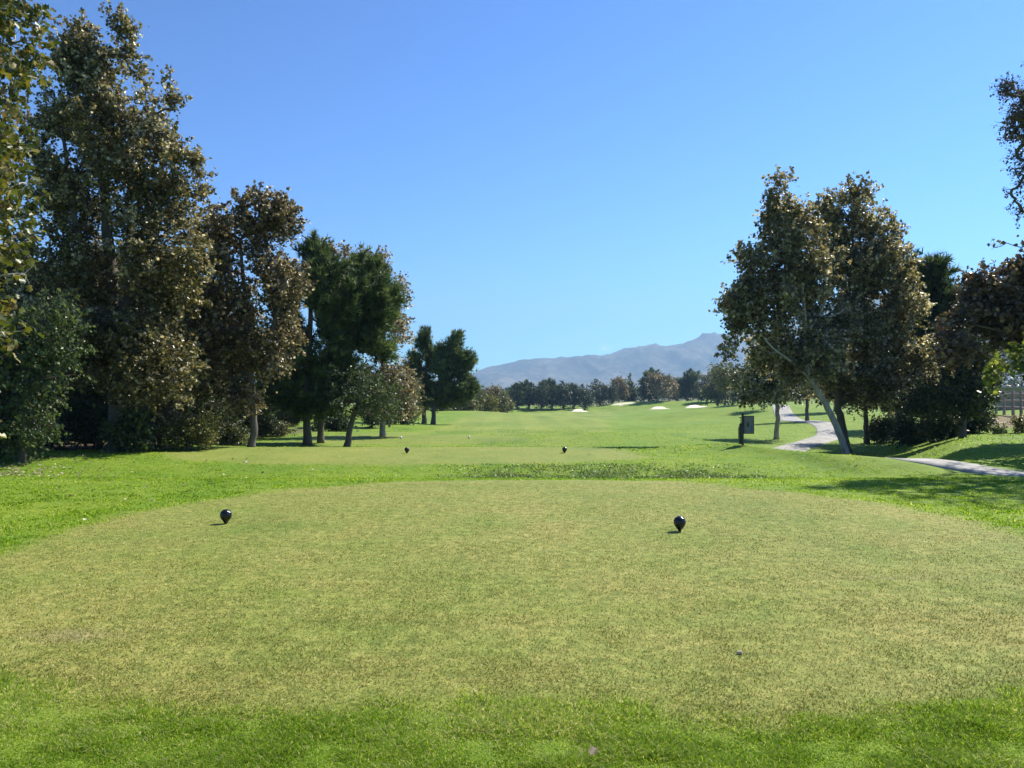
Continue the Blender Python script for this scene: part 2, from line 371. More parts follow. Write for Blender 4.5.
def make_tree(trunks, lobes, n_clump, leaf_n, leaf_s, clump_r, tmpl, leafmat, barkmat, trunk_sides=9, shell=.42, droop=.3,
              carve=.0, tone_mu=.45, tone_sd=.27, twig_r=.006, conifer=False, flat=.75, limb_start=.35, leaf_k=.70):
    """trunks: list of polylines [(x,y,z,r)...] local; returns (trunk mesh, crown mesh)"""
    nodes = []; par = []; rad0 = []
    mb = MB()
    for T in trunks:
        P = catmull([np.array(t) for t in T], 5)
        P = [p+np.array([*(rng.normal(size=2)*p[3]*.12), 0, 0]) if 0 < i < len(P)-1 else p for i, p in enumerate(P)]
        fl = [p[3]*(1.35 if i == 0 else 1.12 if i == 1 else 1) for i, p in enumerate(P)]
        mb.ring_tube([p[:3] for p in P], fl, trunk_sides)
        prev = -1; k0 = int(len(P)*limb_start)
        for i, p in enumerate(P):
            if i < k0: continue
            nodes.append(p[:3]); par.append(prev); rad0.append(p[3]*.75); prev = len(nodes)-1
    C = in_lobes(lobes, int(n_clump*(1+carve*2.2)), shell)
    if carve > 0:
        nn = fbm(C[:, 0]*1.25+C[:, 2]*.37, C[:, 1]*.55+C[:, 2]*1.3, 2, 21); C = C[nn > carve]
    root = np.array(nodes); nt0 = len(nodes)
    dist = np.min(np.linalg.norm(C[:, None]-root[None], axis=2), axis=1)
    C = C[np.argsort(dist)]
    cl = []
    for c in C:
        A = np.array(nodes); d = np.linalg.norm(A-c, axis=1)
        cost = d+np.clip(A[:, 2]-c[2], 0, None)*(.5 if not conifer else .15)+(np.arange(len(A)) >= nt0)*(.0)
        j = int(np.argmin(cost)); s = A[j]; L = d[j]
        if L > .5:
            m = s*.5+c*.5+rng.normal(size=3)*L*.08+np.array([0, 0, L*.08]); nodes.append(m); par.append(j); rad0.append(0); j = len(nodes)-1
        nodes.append(c); par.append(j); rad0.append(0); cl.append(len(nodes)-1)
    w = np.zeros(len(nodes))
    for i in cl: w[i] += 1
    for i in range(len(nodes)-1, -1, -1):
        if par[i] >= 0: w[par[i]] += w[i]
    rr = twig_r*np.sqrt(w+.5)*1.6
    for i in range(nt0, len(nodes)):
        p = par[i]; a = np.array(nodes[p]); b = np.array(nodes[i])
        ra = min(rr[p], rr[i]*1.5) if p >= nt0 else min(max(rr[i]*1.3, .01), max(rad0[p], .01))
        m = (a+b)/2+rng.normal(size=3)*np.linalg.norm(b-a)*.04
        mb.ring_tube([a, m, b], [ra, (ra+rr[i])/2, rr[i]], 5, False)
    # crown: leaves round each clump centre + twig
    Cc = np.array([nodes[i] for i in cl]); K = len(Cc)
    cr = clump_r*rng.uniform(.6, 1.35, K); cn = np.maximum(3, (leaf_n*(1 if conifer else leaf_k)*(cr/clump_r)**2*rng.uniform(.6, 1.3, K)).astype(int))
    idx = np.repeat(np.arange(K), cn); n = len(idx)
    d = rng.normal(size=(n, 3)); d /= np.linalg.norm(d, axis=1)[:, None]
    r = rng.uniform(0, 1, n)**.5
    P = Cc[idx]+d*(r*cr[idx])[:, None]*np.array([1, 1, flat])
    if conifer:
        S = 3; sp = rng.normal(size=(K, S, 3))*.55; mid = np.average(Cc, axis=0)
        out = Cc-mid; out[:, 2] *= .3; out /= np.linalg.norm(out, axis=1)[:, None]+1e-6
        sp += out[:, None]*.55+np.array([0, 0, .95]); sp /= np.linalg.norm(sp, axis=2)[..., None]
        q = rng.integers(0, S, n); t = rng.uniform(0, 1, n); v = sp[idx, q]; d = v
        P = Cc[idx]+v*((t-.2)*cr[idx]*1.9)[:, None]+rng.normal(size=(n, 3))*(cr[idx]*.10)[:, None]
    if not conifer:
        # leafy twigs: each clump is drawn out into a few sprays pointing outward
        S = 4; sp = rng.normal(size=(K, S, 3)); mid = np.average(Cc, axis=0)
        out = Cc-mid; out /= np.linalg.norm(out, axis=1)[:, None]+1e-6
        sp += out[:, None]*.8+np.array([0, 0, .35]); sp /= np.linalg.norm(sp, axis=2)[..., None]
        q = rng.integers(0, S, n); t = rng.uniform(0, 1, n)**.8; v = sp[idx, q]
        P = Cc[idx]+v*(t*cr[idx]*1.45)[:, None]+rng.normal(size=(n, 3))*(cr[idx]*.19*(1.15-t))[:, None]
        P[:, 2] -= (t**2*cr[idx]*.25*droop)
        for i in range(K):
            for k in range(S):
                a = Cc[i]; e2 = a+sp[i, k]*cr[i]*1.3
                if trunk_sides > 7 and K < 1500: mb.ring_tube([a, e2], [twig_r, twig_r*.5], 3, False)
    ctone = rng.normal(tone_mu, tone_sd*.6, K)
    tone = np.clip(ctone[idx]+rng.normal(0, tone_sd, n), 0, 1)
    # stray leaves
    ns = n//16; ps = Cc[rng.integers(0, K, ns)]+rng.normal(size=(ns, 3))*clump_r*.62
    P = np.vstack([P, ps]); tone = np.concatenate([tone, np.clip(rng.normal(tone_mu, tone_sd, ns), 0, 1)])
    dirs = None
    if conifer:
        dd = np.vstack([d, rng.normal(size=(ns, 3))]); dd[:, 2] = np.abs(dd[:, 2])*.8+.25; dirs = dd/np.linalg.norm(dd, axis=1)[:, None]
    V, Fc, tn = leaves(P, leaf_s, tmpl, tone, droop, .35, dirs)
    me = bpy.data.meshes.new('trunk'); me.from_pydata([tuple(map(float, v)) for v in mb.v], [], mb.f); me.update()
    for p in me.polygons: p.use_smooth = True
    me.materials.append(barkmat)
    cm = mesh_np('crown', V, Fc, tn); cm.materials.append(leafmat)
    return me, cm
def place_tree(meshes, name, loc, label, cat='tree', group=None, rz=0, s=1.0, stem='trunk', crown='crown'):
    e = empty(name, loc, label, cat, group, rz); e.scale = (s, s, s) if not isinstance(s, tuple) else s
    link(stem, meshes[0], None, e); link(crown, meshes[1], None, e)
    return e
def px_tree(name, label, d, base_px, trunks_px, lobes_px, ddepth=.85, group=None, cat='tree', stem='trunk', crown='crown', rz=0, **k):
    """trunks_px: list of [(px,row|None,radius,dy)], None row = ground; lobes_px: (px,row,rx,ry[,dy,rdepth_m,weight])"""
    bx = at(base_px, 400, d)[0]; base = np.array([bx, d, Hs(bx, d)-.03])
    TT = []
    for T in trunks_px:
        L = []
        for t in T:
            px, row, r = t[:3]; dy = t[3] if len(t) > 3 else 0
            if row is None:
                x = at(px, 400, d+dy)[0]; p = np.array([x, d+dy, Hs(x, d+dy)-.12])
            else: p = at(px, row, d+dy)
            q = p-base; L.append((*q, r))
        TT.append(L)
    LL = []
    for l in lobes_px:
        px, row, rx, ry = l[:4]; dy = l[4] if len(l) > 4 and l[4] is not None else 0
        c = at(px, row, d+dy)-base; RX = rx*(d+dy)/F; RZ = ry*(d+dy)/F
        RY = l[5] if len(l) > 5 and l[5] else max(RX, RZ*.7)*ddepth
        w = l[6] if len(l) > 6 else RX*RY*RZ
        LL.append((*c, RX, RY, RZ, w))
    ms = make_tree(TT, LL, **k)
    return place_tree(ms, name, base, label, cat, group, 0, 1, stem, crown), ms

# ================================================================== GROUND
def grow(a, b, s0, g):
    out = [a]; s = s0
    while out[-1] < b: out.append(out[-1]+s); s = s*g
    return out
ypos = np.array(list(-np.array(grow(0, 200, 1.5, 1.25))[::-1][:-1])+list(np.arange(0, 3, .5))+grow(3, 30, .09, 1.0045)[:]); ypos = np.unique(ypos)
ypos = np.concatenate([ypos[ypos < 29.5], grow(29.5, 300, .3, 1.011), grow(306, 7000, 10, 1.09)]); ypos = np.unique(ypos)
xr = np.array(grow(0, 14, .11, 1.002)+grow(14.3, 110, .3, 1.014)+grow(112, 7000, 5, 1.10)); xpos = np.unique(np.concatenate([-xr, xr]))
X, Y = np.meshgrid(xpos, ypos); Z = H(X, Y)
t1, t2, t3 = tee_mask(X, Y)
sand = np.zeros_like(X)
for bx, by, rx, ry, a in BUNK:
    q = np.sqrt(((X-bx)/rx)**2+((Y-by)/ry)**2)+(fbm(X*.25, Y*.25, 2, 31)-.5)*.5
    mk = 1-sstep(.75, .95, q)
    sand = np.maximum(sand, mk); Z = Z+mk*(.15*(Y-by)-.1)
fx0 = -6.5+.01*(Y-45); fx1 = 4+.13*(Y-40)
fair = sstep(0, 1, (X-fx0)/(1.0+Y*.008)+(fbm(X*.1, Y*.1, 3, 41)-.5)*1.4)*(1-sstep(0, 1, (X-fx1)/(1.0+Y*.008)+(fbm(X*.1, Y*.1, 3, 42)-.5)*1.4))
fair = fair*sstep(41, 45, Y)*(1-sstep(222, 230, Y))
fair = np.maximum(fair, .55*(1-sstep(.6, 1.0, super_e(X, Y, 34, 252, 26, 10, 2))))
band = .45*(sstep(24.5, 28, Y)*(1-sstep(41, 47, Y)))*sstep(-12, -9, X)*(1-sstep(1, 5, X))
fair = np.maximum(fair, band)
tee = np.maximum(np.maximum(t1, t2*.55), t3*.5)
qq = super_e(X, Y, .30, 8.75, 5.55, 5.12, 2.9, .03, 3); ringm = np.exp(-((qq-.61)/.022)**2)*(1-sstep(8.0, 10.5, Y)); tee = tee*(1-.25*ringm)
fair = np.maximum(fair, t2*.8)
weed = (1-sstep(0, 1, np.abs(Y-(16.9+.0*X))/(1.0+.9*vnoise(X*.4, Y*0, 4))))*sstep(-2.2, .5, X+(fbm(X, Y, 2, 7)-.5)*2)*(1-sstep(4.0, 6.5, X))*sstep(.38, .55, fbm(X*1.6, Y*1.6, 3, 55)+.12)
weed = weed*(1-t1)*(1-t2)
bare = .8*(gauss(X, Y, .55, 16.2, .75, .35)+.8*gauss(X, Y, -2.6, 16.0, 1.7, .22)+.7*gauss(X, Y, 2.3, 16.1, .9, .22)+.5*gauss(X, Y, 2.6, 27.6, 4.2, .7))*sstep(.35, .55, fbm(X*1.3, Y*2.6, 3, 77)+.05)
bare = bare+.55*gauss(X, Y, -2.85, 4.95, .30, .13)*sstep(.35, .6, fbm(X*9, Y*9, 2, 78)+.1)+.35*gauss(X, Y, 3.2, 6.55, .45, .07)
bare = np.clip(bare, 0, 1)
dirt = 1-sstep(.85, 1.05, super_e(X, Y, -20.5, 26.5, 11.6, 6.6, 2.3, .16, 12))
dirt = np.maximum(dirt, .9*(1-sstep(.8, 1.1, super_e(X, Y, -22, 42, 10.5, 10, 2.3, .2, 13))))
mulch = 1-sstep(.85, 1.08, super_e(X, Y, 29.5, 38, 8.6, 8.0, 2.4, .22, 14))
dry = sstep(700, 1300, np.hypot(X, Y))+sstep(90, 140, np.abs(X-.15*Y))*.6
dry = np.clip(dry+sstep(290, 330, Y)*.8, 0, 1)
V = np.stack([X, Y, Z], -1).reshape(-1, 3); ny, nx = X.shape
ii = np.arange(ny*nx).reshape(ny, nx)
Fc = np.stack([ii[:-1, :-1], ii[:-1, 1:], ii[1:, 1:], ii[1:, :-1]], -1).reshape(-1, 4)
gm = mesh_np('ground', V, Fc, None, True)
for nme, arr in (('tee', tee), ('fair', fair), ('weed', weed), ('bare', bare), ('dirt', dirt), ('mulch', mulch), ('sand', sand), ('dry', dry)):
    a = gm.attributes.new(nme, 'FLOAT', 'POINT'); a.data.foreach_set('value', np.ascontiguousarray(arr.ravel(), np.float32))
tag(link('ground', gm, M['turf']), kind='structure')

# ------------------------------------------------------------------ concrete cart path
def build_path():
    pts = [np.array(p) for p in PATHS]; prof = [(-1, -.12), (-1, .0), (-.92, .018), (-.4, .025), (.4, .025), (.92, .018), (1, .0), (1, -.12)]
    V = []; Fc = []
    for i, p in enumerate(pts):
        t = pts[min(i+1, len(pts)-1)]-pts[max(i-1, 0)]; t /= np.linalg.norm(t); n = np.array([t[1], -t[0]])
        w = .50 if p[1] < 20 else .75 if p[1] < 60 else .9
        for s, dz in prof:
            q = p+n*s*w; z = max(Hs(q[0], q[1]), Hs(*p)) if abs(s) < 1 else Hs(q[0], q[1])
            V.append((q[0], q[1], z+dz))
    k = len(prof)
    for i in range(len(pts)-1):
        for j in range(k-1): Fc.append((i*k+j, i*k+j+1, (i+1)*k+j+1, (i+1)*k+j))
    tag(link('path', mesh_np('path', np.array(V), np.array(Fc)), M['concrete']), kind='structure')
build_path()

# ------------------------------------------------------------------ mountains
def mountains():
    az = np.radians(np.linspace(-46, 62, 520)); r = np.linspace(2600, 6900, 190)
    A, Rr = np.meshgrid(az, r)
    px_ = 512+F*np.tan(np.clip(A, -1.2, 1.2))
    prof_px = [-400, 200, 420, 470, 490, 520, 560, 600, 618, 640, 662, 690, 728, 770, 830, 900, 935, 962, 1000, 1060, 1300, 2000]
    prof_row = [392, 388, 384, 375, 370, 366, 362, 358, 353, 349, 347, 343, 334, 322, 325, 322, 320, 316, 318, 312, 305, 320]
    ridge = np.interp(px_, prof_px, prof_row)
    x = Rr*np.sin(A); y = Rr*np.cos(A)
    dist = 5200.0
    hh = (395-ridge)/F*dist*np.cos(A)**-1*np.cos(A)
    rr2 = Rr+240*(fbm(A*9, A*0+3, 3, 91)-.5)
    env = np.where(rr2 < dist, sstep(2700, dist, rr2)**1.35, 1-.6*sstep(dist, 6900, rr2))
    rg = ridged(x/900+y/2400, y/1500-x/3000, 6, 60)
    z = hh*env*(1+2.6*(rg-.66)*(1-np.exp(-((rr2-dist)/600.)**2)*.80))
    z2 = np.interp(px_, [400, 500, 560, 640, 700, 800, 1100], [2, 8, 11, 16, 22, 30, 60])/F*3600*np.exp(-((Rr-3600)/480)**2)*(.55+.9*ridged(x/600, y/700, 4, 70))
    z = np.maximum(z, z2)+fbm(x/150, y/150, 3, 66)*14-20
    V = np.stack([x, y, z], -1).reshape(-1, 3); ny, nx = x.shape; ii = np.arange(ny*nx).reshape(ny, nx)
    Fc = np.stack([ii[:-1, :-1], ii[:-1, 1:], ii[1:, 1:], ii[1:, :-1]], -1).reshape(-1, 4)
    tag(link('hills', mesh_np('hills', V, Fc, None, True), M['mount']), kind='structure')
mountains()

# ================================================================== TREES, left border
GL = 'trees and shrubs bordering the left of the tees'
# near sycamore at the left edge
px_tree('sycamore_tree', 'near sycamore with big yellowish green leaves, cut by the left edge of the photo', 12.5, -95,
    [[(-95, None, .2), (-90, 330, .17), (-75, 200, .13, .3), (-60, 60, .09), (-50, -60, .05)]],
    [(-45, 40, 62, 95, 0, 1.8), (-10, 30, 34, 50, .2, 1.2), (-40, 180, 55, 90, 0, 1.7), (-30, 290, 45, 60, 0, 1.4), (-60, 380, 45, 50, 0, 1.4), (-5, 160, 26, 50, 0, .9), (-110, 100, 70, 160, 0, 2.0)],
    n_clump=560, leaf_n=34, leaf_s=.105, clump_r=.27, tmpl=T_LOBE, leafmat=M['sycgreen'], barkmat=M['bark_pale'], group=GL, tone_mu=.55, tone_sd=.24, droop=.5)
# tall sycamore
px_tree('sycamore_tree', 'tallest dark sycamore of the left border, its ragged top near the upper left corner', 21.5, 118,
    [[(118, None, .24), (116, 380, .2), (112, 280, .17, .2), (104, 170, .11, .1), (100, 60, .04)], [(115, 330, .12), (150, 240, .1, .4), (165, 140, .05, .5)], [(114, 340, .12), (80, 240, .09, -.4), (62, 130, .04, -.5)]],
    [(88, 62, 30, 34, 0, None, 2.2), (122, 42, 16, 22, 0, None, .9), (84, 40, 14, 16, 0, None, .7), (66, 95, 36, 36), (128, 105, 46, 42), (165, 110, 22, 40), (100, 165, 66, 60), (168, 190, 36, 55), (70, 230, 52, 70), (140, 265, 66, 62), (95, 330, 75, 62), (185, 262, 20, 30), (45, 130, 26, 40), (150, 350, 58, 50)],
    n_clump=1150, leaf_n=88, leaf_s=.076, clump_r=.33, tmpl=T_LOBE, leafmat=M['syc'], barkmat=M['bark_dark'], group=GL, tone_mu=.50, carve=.39)
# drooping reddish sycamore
px_tree('sycamore_tree', 'rounded brownish sycamore drooping low beside the dark pines, its dark trunk at the grass edge', 24.5, 252,
    [[(252, None, .12), (254, 420, .11), (250, 370, .10), (246, 310, .08), (240, 240, .04)], [(253, 390, .07), (222, 330, .06, .3), (205, 270, .03, .3)], [(251, 370, .05), (275, 320, .05, -.3), (285, 270, .03, -.3)]],
    [(262, 222, 32, 28), (228, 240, 36, 34), (288, 225, 16, 14), (270, 285, 36, 38), (215, 300, 48, 48), (255, 335, 44, 36), (205, 360, 42, 38), (250, 375, 30, 26), (238, 398, 20, 18)],
    n_clump=700, leaf_n=62, leaf_s=.085, clump_r=.32, tmpl=T_LOBE, leafmat=M['brown'], barkmat=M['bark_dark'], group=GL, tone_mu=.50, carve=.40)
# fresh green willow-like tree left
px_tree('willow_tree', 'feathery fresh green small tree in front of the tall sycamore at left', 18.5, 22,
    [[(22, None, .08), (25, 400, .07), (35, 340, .04), (48, 310, .02)]],
    [(52, 322, 28, 24), (22, 350, 36, 30), (55, 360, 26, 26), (20, 405, 38, 32), (15, 435, 34, 20), (-15, 370, 32, 60)],
    n_clump=330, leaf_n=62, leaf_s=.085, clump_r=.30, tmpl=T_QUAD, leafmat=M['green'], barkmat=M['bark_dark'], group=GL, tone_mu=.5, droop=.9)
# pines
PK = dict(tmpl=T_TUFT, leafmat=M['pine'], barkmat=M['bark_dark'], conifer=True, shell=.5, flat=.6)
px_tree('pine_tree', 'dark pine with two trunks, left of the three pines beyond the brownish sycamore', 32, 307,
    [[(307, None, .17), (307, 400, .14), (310, 330, .11), (312, 270, .05)], [(309, 415, .09), (292, 350, .07, .3), (290, 300, .03, .3)]],
    [(312, 262, 17, 18), (292, 300, 24, 30), (322, 300, 26, 32), (300, 345, 38, 32), (292, 390, 34, 24), (328, 370, 22, 28), (345, 290, 14, 30), (300, 408, 34, 13), (318, 245, 9, 10), (280, 370, 22, 26)],
    n_clump=420, leaf_n=24, leaf_s=.28, clump_r=.34, group=GL, tone_mu=.5, carve=.40, **PK)
px_tree('pine_tree', 'tall green pine in the middle of the pines, straight trunk beside the twin trunks', 33.5, 321,
    [[(321, None, .14), (322, 400, .12), (338, 330, .09), (362, 270, .04)]],
    [(366, 280, 22, 22), (350, 305, 26, 28), (378, 310, 22, 26), (350, 345, 32, 28), (372, 350, 20, 26), (335, 385, 26, 22)],
    n_clump=380, leaf_n=24, leaf_s=.28, clump_r=.34, group=GL, tone_mu=.6, carve=.40, **PK)
px_tree('young_tree', 'low olive green tree on a leaning trunk, right end of the pine row', 31.5, 347,
    [[(347, None, .14), (351, 425, .11), (359, 400, .08), (364, 375, .03)]],
    [(360, 395, 36, 20), (345, 378, 22, 20), (380, 400, 26, 18), (338, 405, 20, 14)],
    n_clump=150, leaf_n=60, leaf_s=.09, clump_r=.34, tmpl=T_QUAD, leafmat=M['green'], barkmat=M['bark_dark'], group=GL, tone_mu=.4)
px_tree('sycamore_tree', 'thin see-through brown sycamore standing behind the right side of the pines', 39, 383,
    [[(383, None, .14), (382, 390, .12), (384, 320, .08), (380, 260, .03)]],
    [(376, 268, 17, 18), (396, 300, 15, 22), (330, 252, 12, 12, 0), (385, 330, 26, 26), (390, 375, 28, 26), (398, 402, 18, 20), (372, 395, 24, 22), (345, 262, 16, 16)],
    n_clump=330, leaf_n=44, leaf_s=.13, clump_r=.42, tmpl=T_QUAD, leafmat=M['brown'], barkmat=M['bark_pale'], group=GL, tone_mu=.62, carve=.44)
# two pines further
px_tree('pine_tree', 'left of the two rounded dark pines standing apart on the fairway edge', 68, 424,
    [[(424, None, .2), (424, 395, .18), (428, 350, .07)]],
    [(425, 345, 7, 13), (424, 364, 13, 13), (419, 388, 14, 13), (428, 400, 12, 10), (412, 372, 6, 8)],
    n_clump=260, leaf_n=24, leaf_s=.36, clump_r=.48, group=GL, tone_mu=.5, carve=.36, **{**PK, 'tmpl': T_TUFT_F})
px_tree('pine_tree', 'right of the two rounded dark pines standing apart on the fairway edge', 67, 433,
    [[(433, None, .2), (436, 400, .17), (450, 350, .07)]],
    [(455, 350, 9, 14), (463, 366, 9, 11), (450, 374, 15, 15), (458, 392, 17, 13), (444, 399, 12, 10), (443, 358, 6, 8)],
    n_clump=300, leaf_n=24, leaf_s=.36, clump_r=.48, group=GL, tone_mu=.6, carve=.36, **{**PK, 'tmpl': T_TUFT_F})

# dark masses behind the left border
def generic(kind, n=300, h=9., w=5., leafmat='dark', bark='bark_dark', ln=40, ls=.2, cr=.7, tm=T_QUAD, low=.12, mu=.45, carve=.25, conifer=False, twin=False):
    T = [[(0, 0, -.1, h*.025), (.1, 0, h*.3, h*.02), (-.1, .1, h*.6, h*.014), (0, 0, h*.9, h*.004)]]
    L = []
    if kind == 'round':
        for k in range(9):
            a = random.uniform(0, 6.28); rr = random.uniform(.1, .32)*w; z = random.uniform(low+.15, .82)*h
            s = (1.05-abs(z/h-.5)*.8)*w*.30
            L.append((math.cos(a)*rr, math.sin(a)*rr, z, s, s, s*.9, s**3))
        L.append((0, 0, h*(low+.98)/2*.95, w*.33, w*.33, h*(.95-low)/2, w*h*.3))
    else:
        for k in range(7):
            t = k/6; z = h*(low+.08+(.86-low)*t); s = w*.5*(1-t*.80)*random.uniform(.8, 1.1)
            L.append((random.uniform(-.12, .12)*w*(1-t), random.uniform(-.12, .12)*w*(1-t), z, s, s, h*.09, s*s))
    return make_tree(T, L, n, ln, ls, cr, tm, M[leafmat], M[bark], trunk_sides=7, carve=carve, tone_mu=mu, conifer=conifer, shell=.45, limb_start=.3)
def px_place(ms, name, label, px, d, top_row, h0, cat='tree', group=None, wscale=1, rz=None, **k):
    x = at(px, 400, d)[0]; z = Hs(x, d)-.05; top = at(px, top_row, d)[2]; h0 = max(v.co.z for v in ms[1].vertices)*.97; s = (top-z)/h0
    return place_tree(ms, name, (x, d, z), label, cat, group, random.uniform(0, 6.28) if rz is None else rz, (s*wscale, s*wscale, s), **k)
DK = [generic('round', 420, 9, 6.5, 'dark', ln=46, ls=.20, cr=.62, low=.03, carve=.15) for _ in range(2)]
BG = [(-60, 36, 215, 'dark evergreen tree behind the left edge, mostly hidden by the near sycamore'),
      (30, 33, 235, 'dark evergreen tree behind the tall sycamore, left of its trunk'),
      (105, 35, 240, 'dark evergreen tree directly behind the trunk of the tall sycamore'),
      (180, 37, 262, 'dark evergreen tree in the gap between the tall sycamore and the brownish one'),
      (238, 44, 320, 'dark low tree seen under the brownish drooping sycamore'),
      (290, 52, 365, 'dark low tree seen behind the twin pine trunks')]
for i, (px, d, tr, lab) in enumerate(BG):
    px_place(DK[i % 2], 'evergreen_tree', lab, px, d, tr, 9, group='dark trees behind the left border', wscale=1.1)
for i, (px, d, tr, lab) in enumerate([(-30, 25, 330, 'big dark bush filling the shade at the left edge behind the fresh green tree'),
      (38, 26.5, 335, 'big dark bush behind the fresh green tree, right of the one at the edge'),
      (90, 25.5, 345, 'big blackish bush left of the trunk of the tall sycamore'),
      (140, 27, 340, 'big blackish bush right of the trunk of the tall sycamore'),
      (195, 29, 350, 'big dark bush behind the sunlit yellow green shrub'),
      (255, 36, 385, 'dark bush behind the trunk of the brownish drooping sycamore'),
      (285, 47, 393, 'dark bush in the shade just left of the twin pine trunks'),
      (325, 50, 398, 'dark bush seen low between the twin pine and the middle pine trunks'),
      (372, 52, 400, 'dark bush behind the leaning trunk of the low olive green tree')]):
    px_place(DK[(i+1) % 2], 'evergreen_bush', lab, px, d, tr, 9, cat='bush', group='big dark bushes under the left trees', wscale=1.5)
# shrubs
def shrub(nm, lab, px, d, top, wpx, leafmat, n=70, ln=60, ls=.07, cr=.25, grp='shrubs under the left trees', tm=T_QUAD, mu=.5, flat=.8):
    x = at(px, 400, d)[0]; z0 = Hs(x, d); h = at(px, top, d)[2]-z0; w = wpx*d/F
    T = [[(random.uniform(-.1, .1), random.uniform(-.1, .1), -.05, .02), (random.uniform(-.3, .3)*w, random.uniform(-.2, .2)*w, h*.5, .012), (random.uniform(-.4, .4)*w, random.uniform(-.3, .3)*w, h*.85, .005)] for _ in range(5)]
    L = [(random.uniform(-.5, .5)*w, random.uniform(-.3, .3)*w, h*random.uniform(.3, .68), w*.42, w*.4, h*.32, 1) for _ in range(6)]+[(0, 0, h*.35, w*.9, w*.6, h*.36, 2)]
    ms = make_tree(T, L, n, ln, ls, cr, tm, M[leafmat], M['bark_dark'], trunk_sides=5, limb_start=.2, tone_mu=mu, twig_r=.004, flat=flat)
    return place_tree(ms, nm, (x, d, z0), lab, 'shrub', grp, 0, 1, 'stem', 'foliage')
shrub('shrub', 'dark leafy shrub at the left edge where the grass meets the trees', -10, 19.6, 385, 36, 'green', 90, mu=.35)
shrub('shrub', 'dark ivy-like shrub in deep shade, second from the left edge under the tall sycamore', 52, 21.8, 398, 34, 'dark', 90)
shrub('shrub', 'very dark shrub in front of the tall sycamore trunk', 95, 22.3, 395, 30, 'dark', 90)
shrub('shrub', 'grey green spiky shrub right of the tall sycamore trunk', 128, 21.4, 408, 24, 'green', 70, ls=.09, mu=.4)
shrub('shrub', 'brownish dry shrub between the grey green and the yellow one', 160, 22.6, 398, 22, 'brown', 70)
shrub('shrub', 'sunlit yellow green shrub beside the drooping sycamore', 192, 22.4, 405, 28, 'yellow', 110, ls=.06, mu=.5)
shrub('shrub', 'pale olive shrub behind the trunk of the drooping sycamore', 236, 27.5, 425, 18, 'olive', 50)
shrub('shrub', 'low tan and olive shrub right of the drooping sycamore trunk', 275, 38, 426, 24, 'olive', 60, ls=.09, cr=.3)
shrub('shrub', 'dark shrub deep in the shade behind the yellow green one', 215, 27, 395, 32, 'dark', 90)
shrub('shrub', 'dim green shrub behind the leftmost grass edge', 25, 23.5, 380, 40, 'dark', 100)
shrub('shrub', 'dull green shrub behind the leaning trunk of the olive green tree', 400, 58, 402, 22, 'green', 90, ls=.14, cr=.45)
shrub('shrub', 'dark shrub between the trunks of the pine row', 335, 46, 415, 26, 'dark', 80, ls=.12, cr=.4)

# ================================================================== TREES, right
GR = 'trees along the cart path at right'
px_tree('sycamore_tree', 'sycamore with a pale trunk leaning left, front tree of the pair at right', 30, 847,
    [[(848, None, .14), (836, 425, .125), (822, 398, .115), (808, 372, .10), (806, 335, .075, .1), (800, 270, .05), (788, 200, .02)],
     [(812, 380, .06), (792, 362, .05, -.3), (770, 345, .035, -.4), (752, 320, .02, -.3)], [(806, 335, .05, .1), (825, 300, .045, .4), (830, 240, .02, .4)]],
    [(784, 178, 9, 14, 0, .35), (784, 194, 13, 12, 0, .5, .5), (786, 210, 24, 18, 0, None, 1.2), (790, 240, 36, 26), (762, 268, 32, 26), (770, 305, 46, 30), (810, 270, 36, 36), (750, 335, 26, 28), (818, 318, 42, 32, 1.3), (782, 352, 46, 24, 1.4), (765, 383, 32, 16, .8), (822, 355, 34, 24), (745, 300, 22, 24)],
    n_clump=900, leaf_n=58, leaf_s=.105, clump_r=.36, tmpl=T_LOBE, leafmat=M['syc'], barkmat=M['bark_pale'], group=GR, tone_mu=.58, carve=.44)
px_tree('sycamore_tree', 'sycamore with a straighter dark trunk, rear tree of the pair at right', 32.5, 845,
    [[(848, None, .17), (842, 425, .16), (838, 395, .145), (846, 330, .10), (852, 250, .05), (856, 195, .02)],
     [(839, 400, .08), (868, 355, .07, .3), (885, 310, .03, .3)], [(840, 405, .06), (880, 385, .05, -.4), (915, 372, .02, -.5)]],
    [(852, 195, 22, 20), (845, 222, 34, 28), (878, 235, 22, 26), (862, 270, 44, 34), (885, 305, 34, 34), (845, 330, 40, 36), (885, 350, 42, 26), (860, 385, 44, 20), (908, 375, 30, 24, -.6), (918, 395, 18, 16, -.8), (890, 272, 18, 20)],
    n_clump=950, leaf_n=60, leaf_s=.105, clump_r=.38, tmpl=T_LOBE, leafmat=M['syc'], barkmat=M['bark_dark'], group=GR, tone_mu=.56, carve=.43)
px_tree('pine_tree', 'dark pine rising behind the pair of sycamores, right of their crowns', 36, 925,
    [[(925, None, .2), (925, 380, .17), (928, 320, .12), (930, 272, .04)]],
    [(932, 278, 16, 16), (915, 295, 18, 18), (945, 305, 18, 20), (925, 325, 30, 24), (930, 365, 38, 28), (925, 400, 40, 20)],
    n_clump=420, leaf_n=26, leaf_s=.34, clump_r=.46, group=GR, tone_mu=.35, carve=.27, **PK)
px_tree('evergreen_tree', 'low spreading blackish evergreen over the mulch slope at right', 29, 965,
    [[(962, None, .12), (965, 400, .1), (970, 375, .06), (975, 350, .03)]],
    [(966, 380, 26, 26), (940, 395, 34, 18), (972, 395, 18, 12), (962, 350, 24, 24), (925, 405, 22, 10), (968, 403, 18, 8)],
    n_clump=360, leaf_n=60, leaf_s=.10, clump_r=.36, tmpl=T_QUAD, leafmat=M['dark'], barkmat=M['bark_dark'], group=GR, tone_mu=.35)
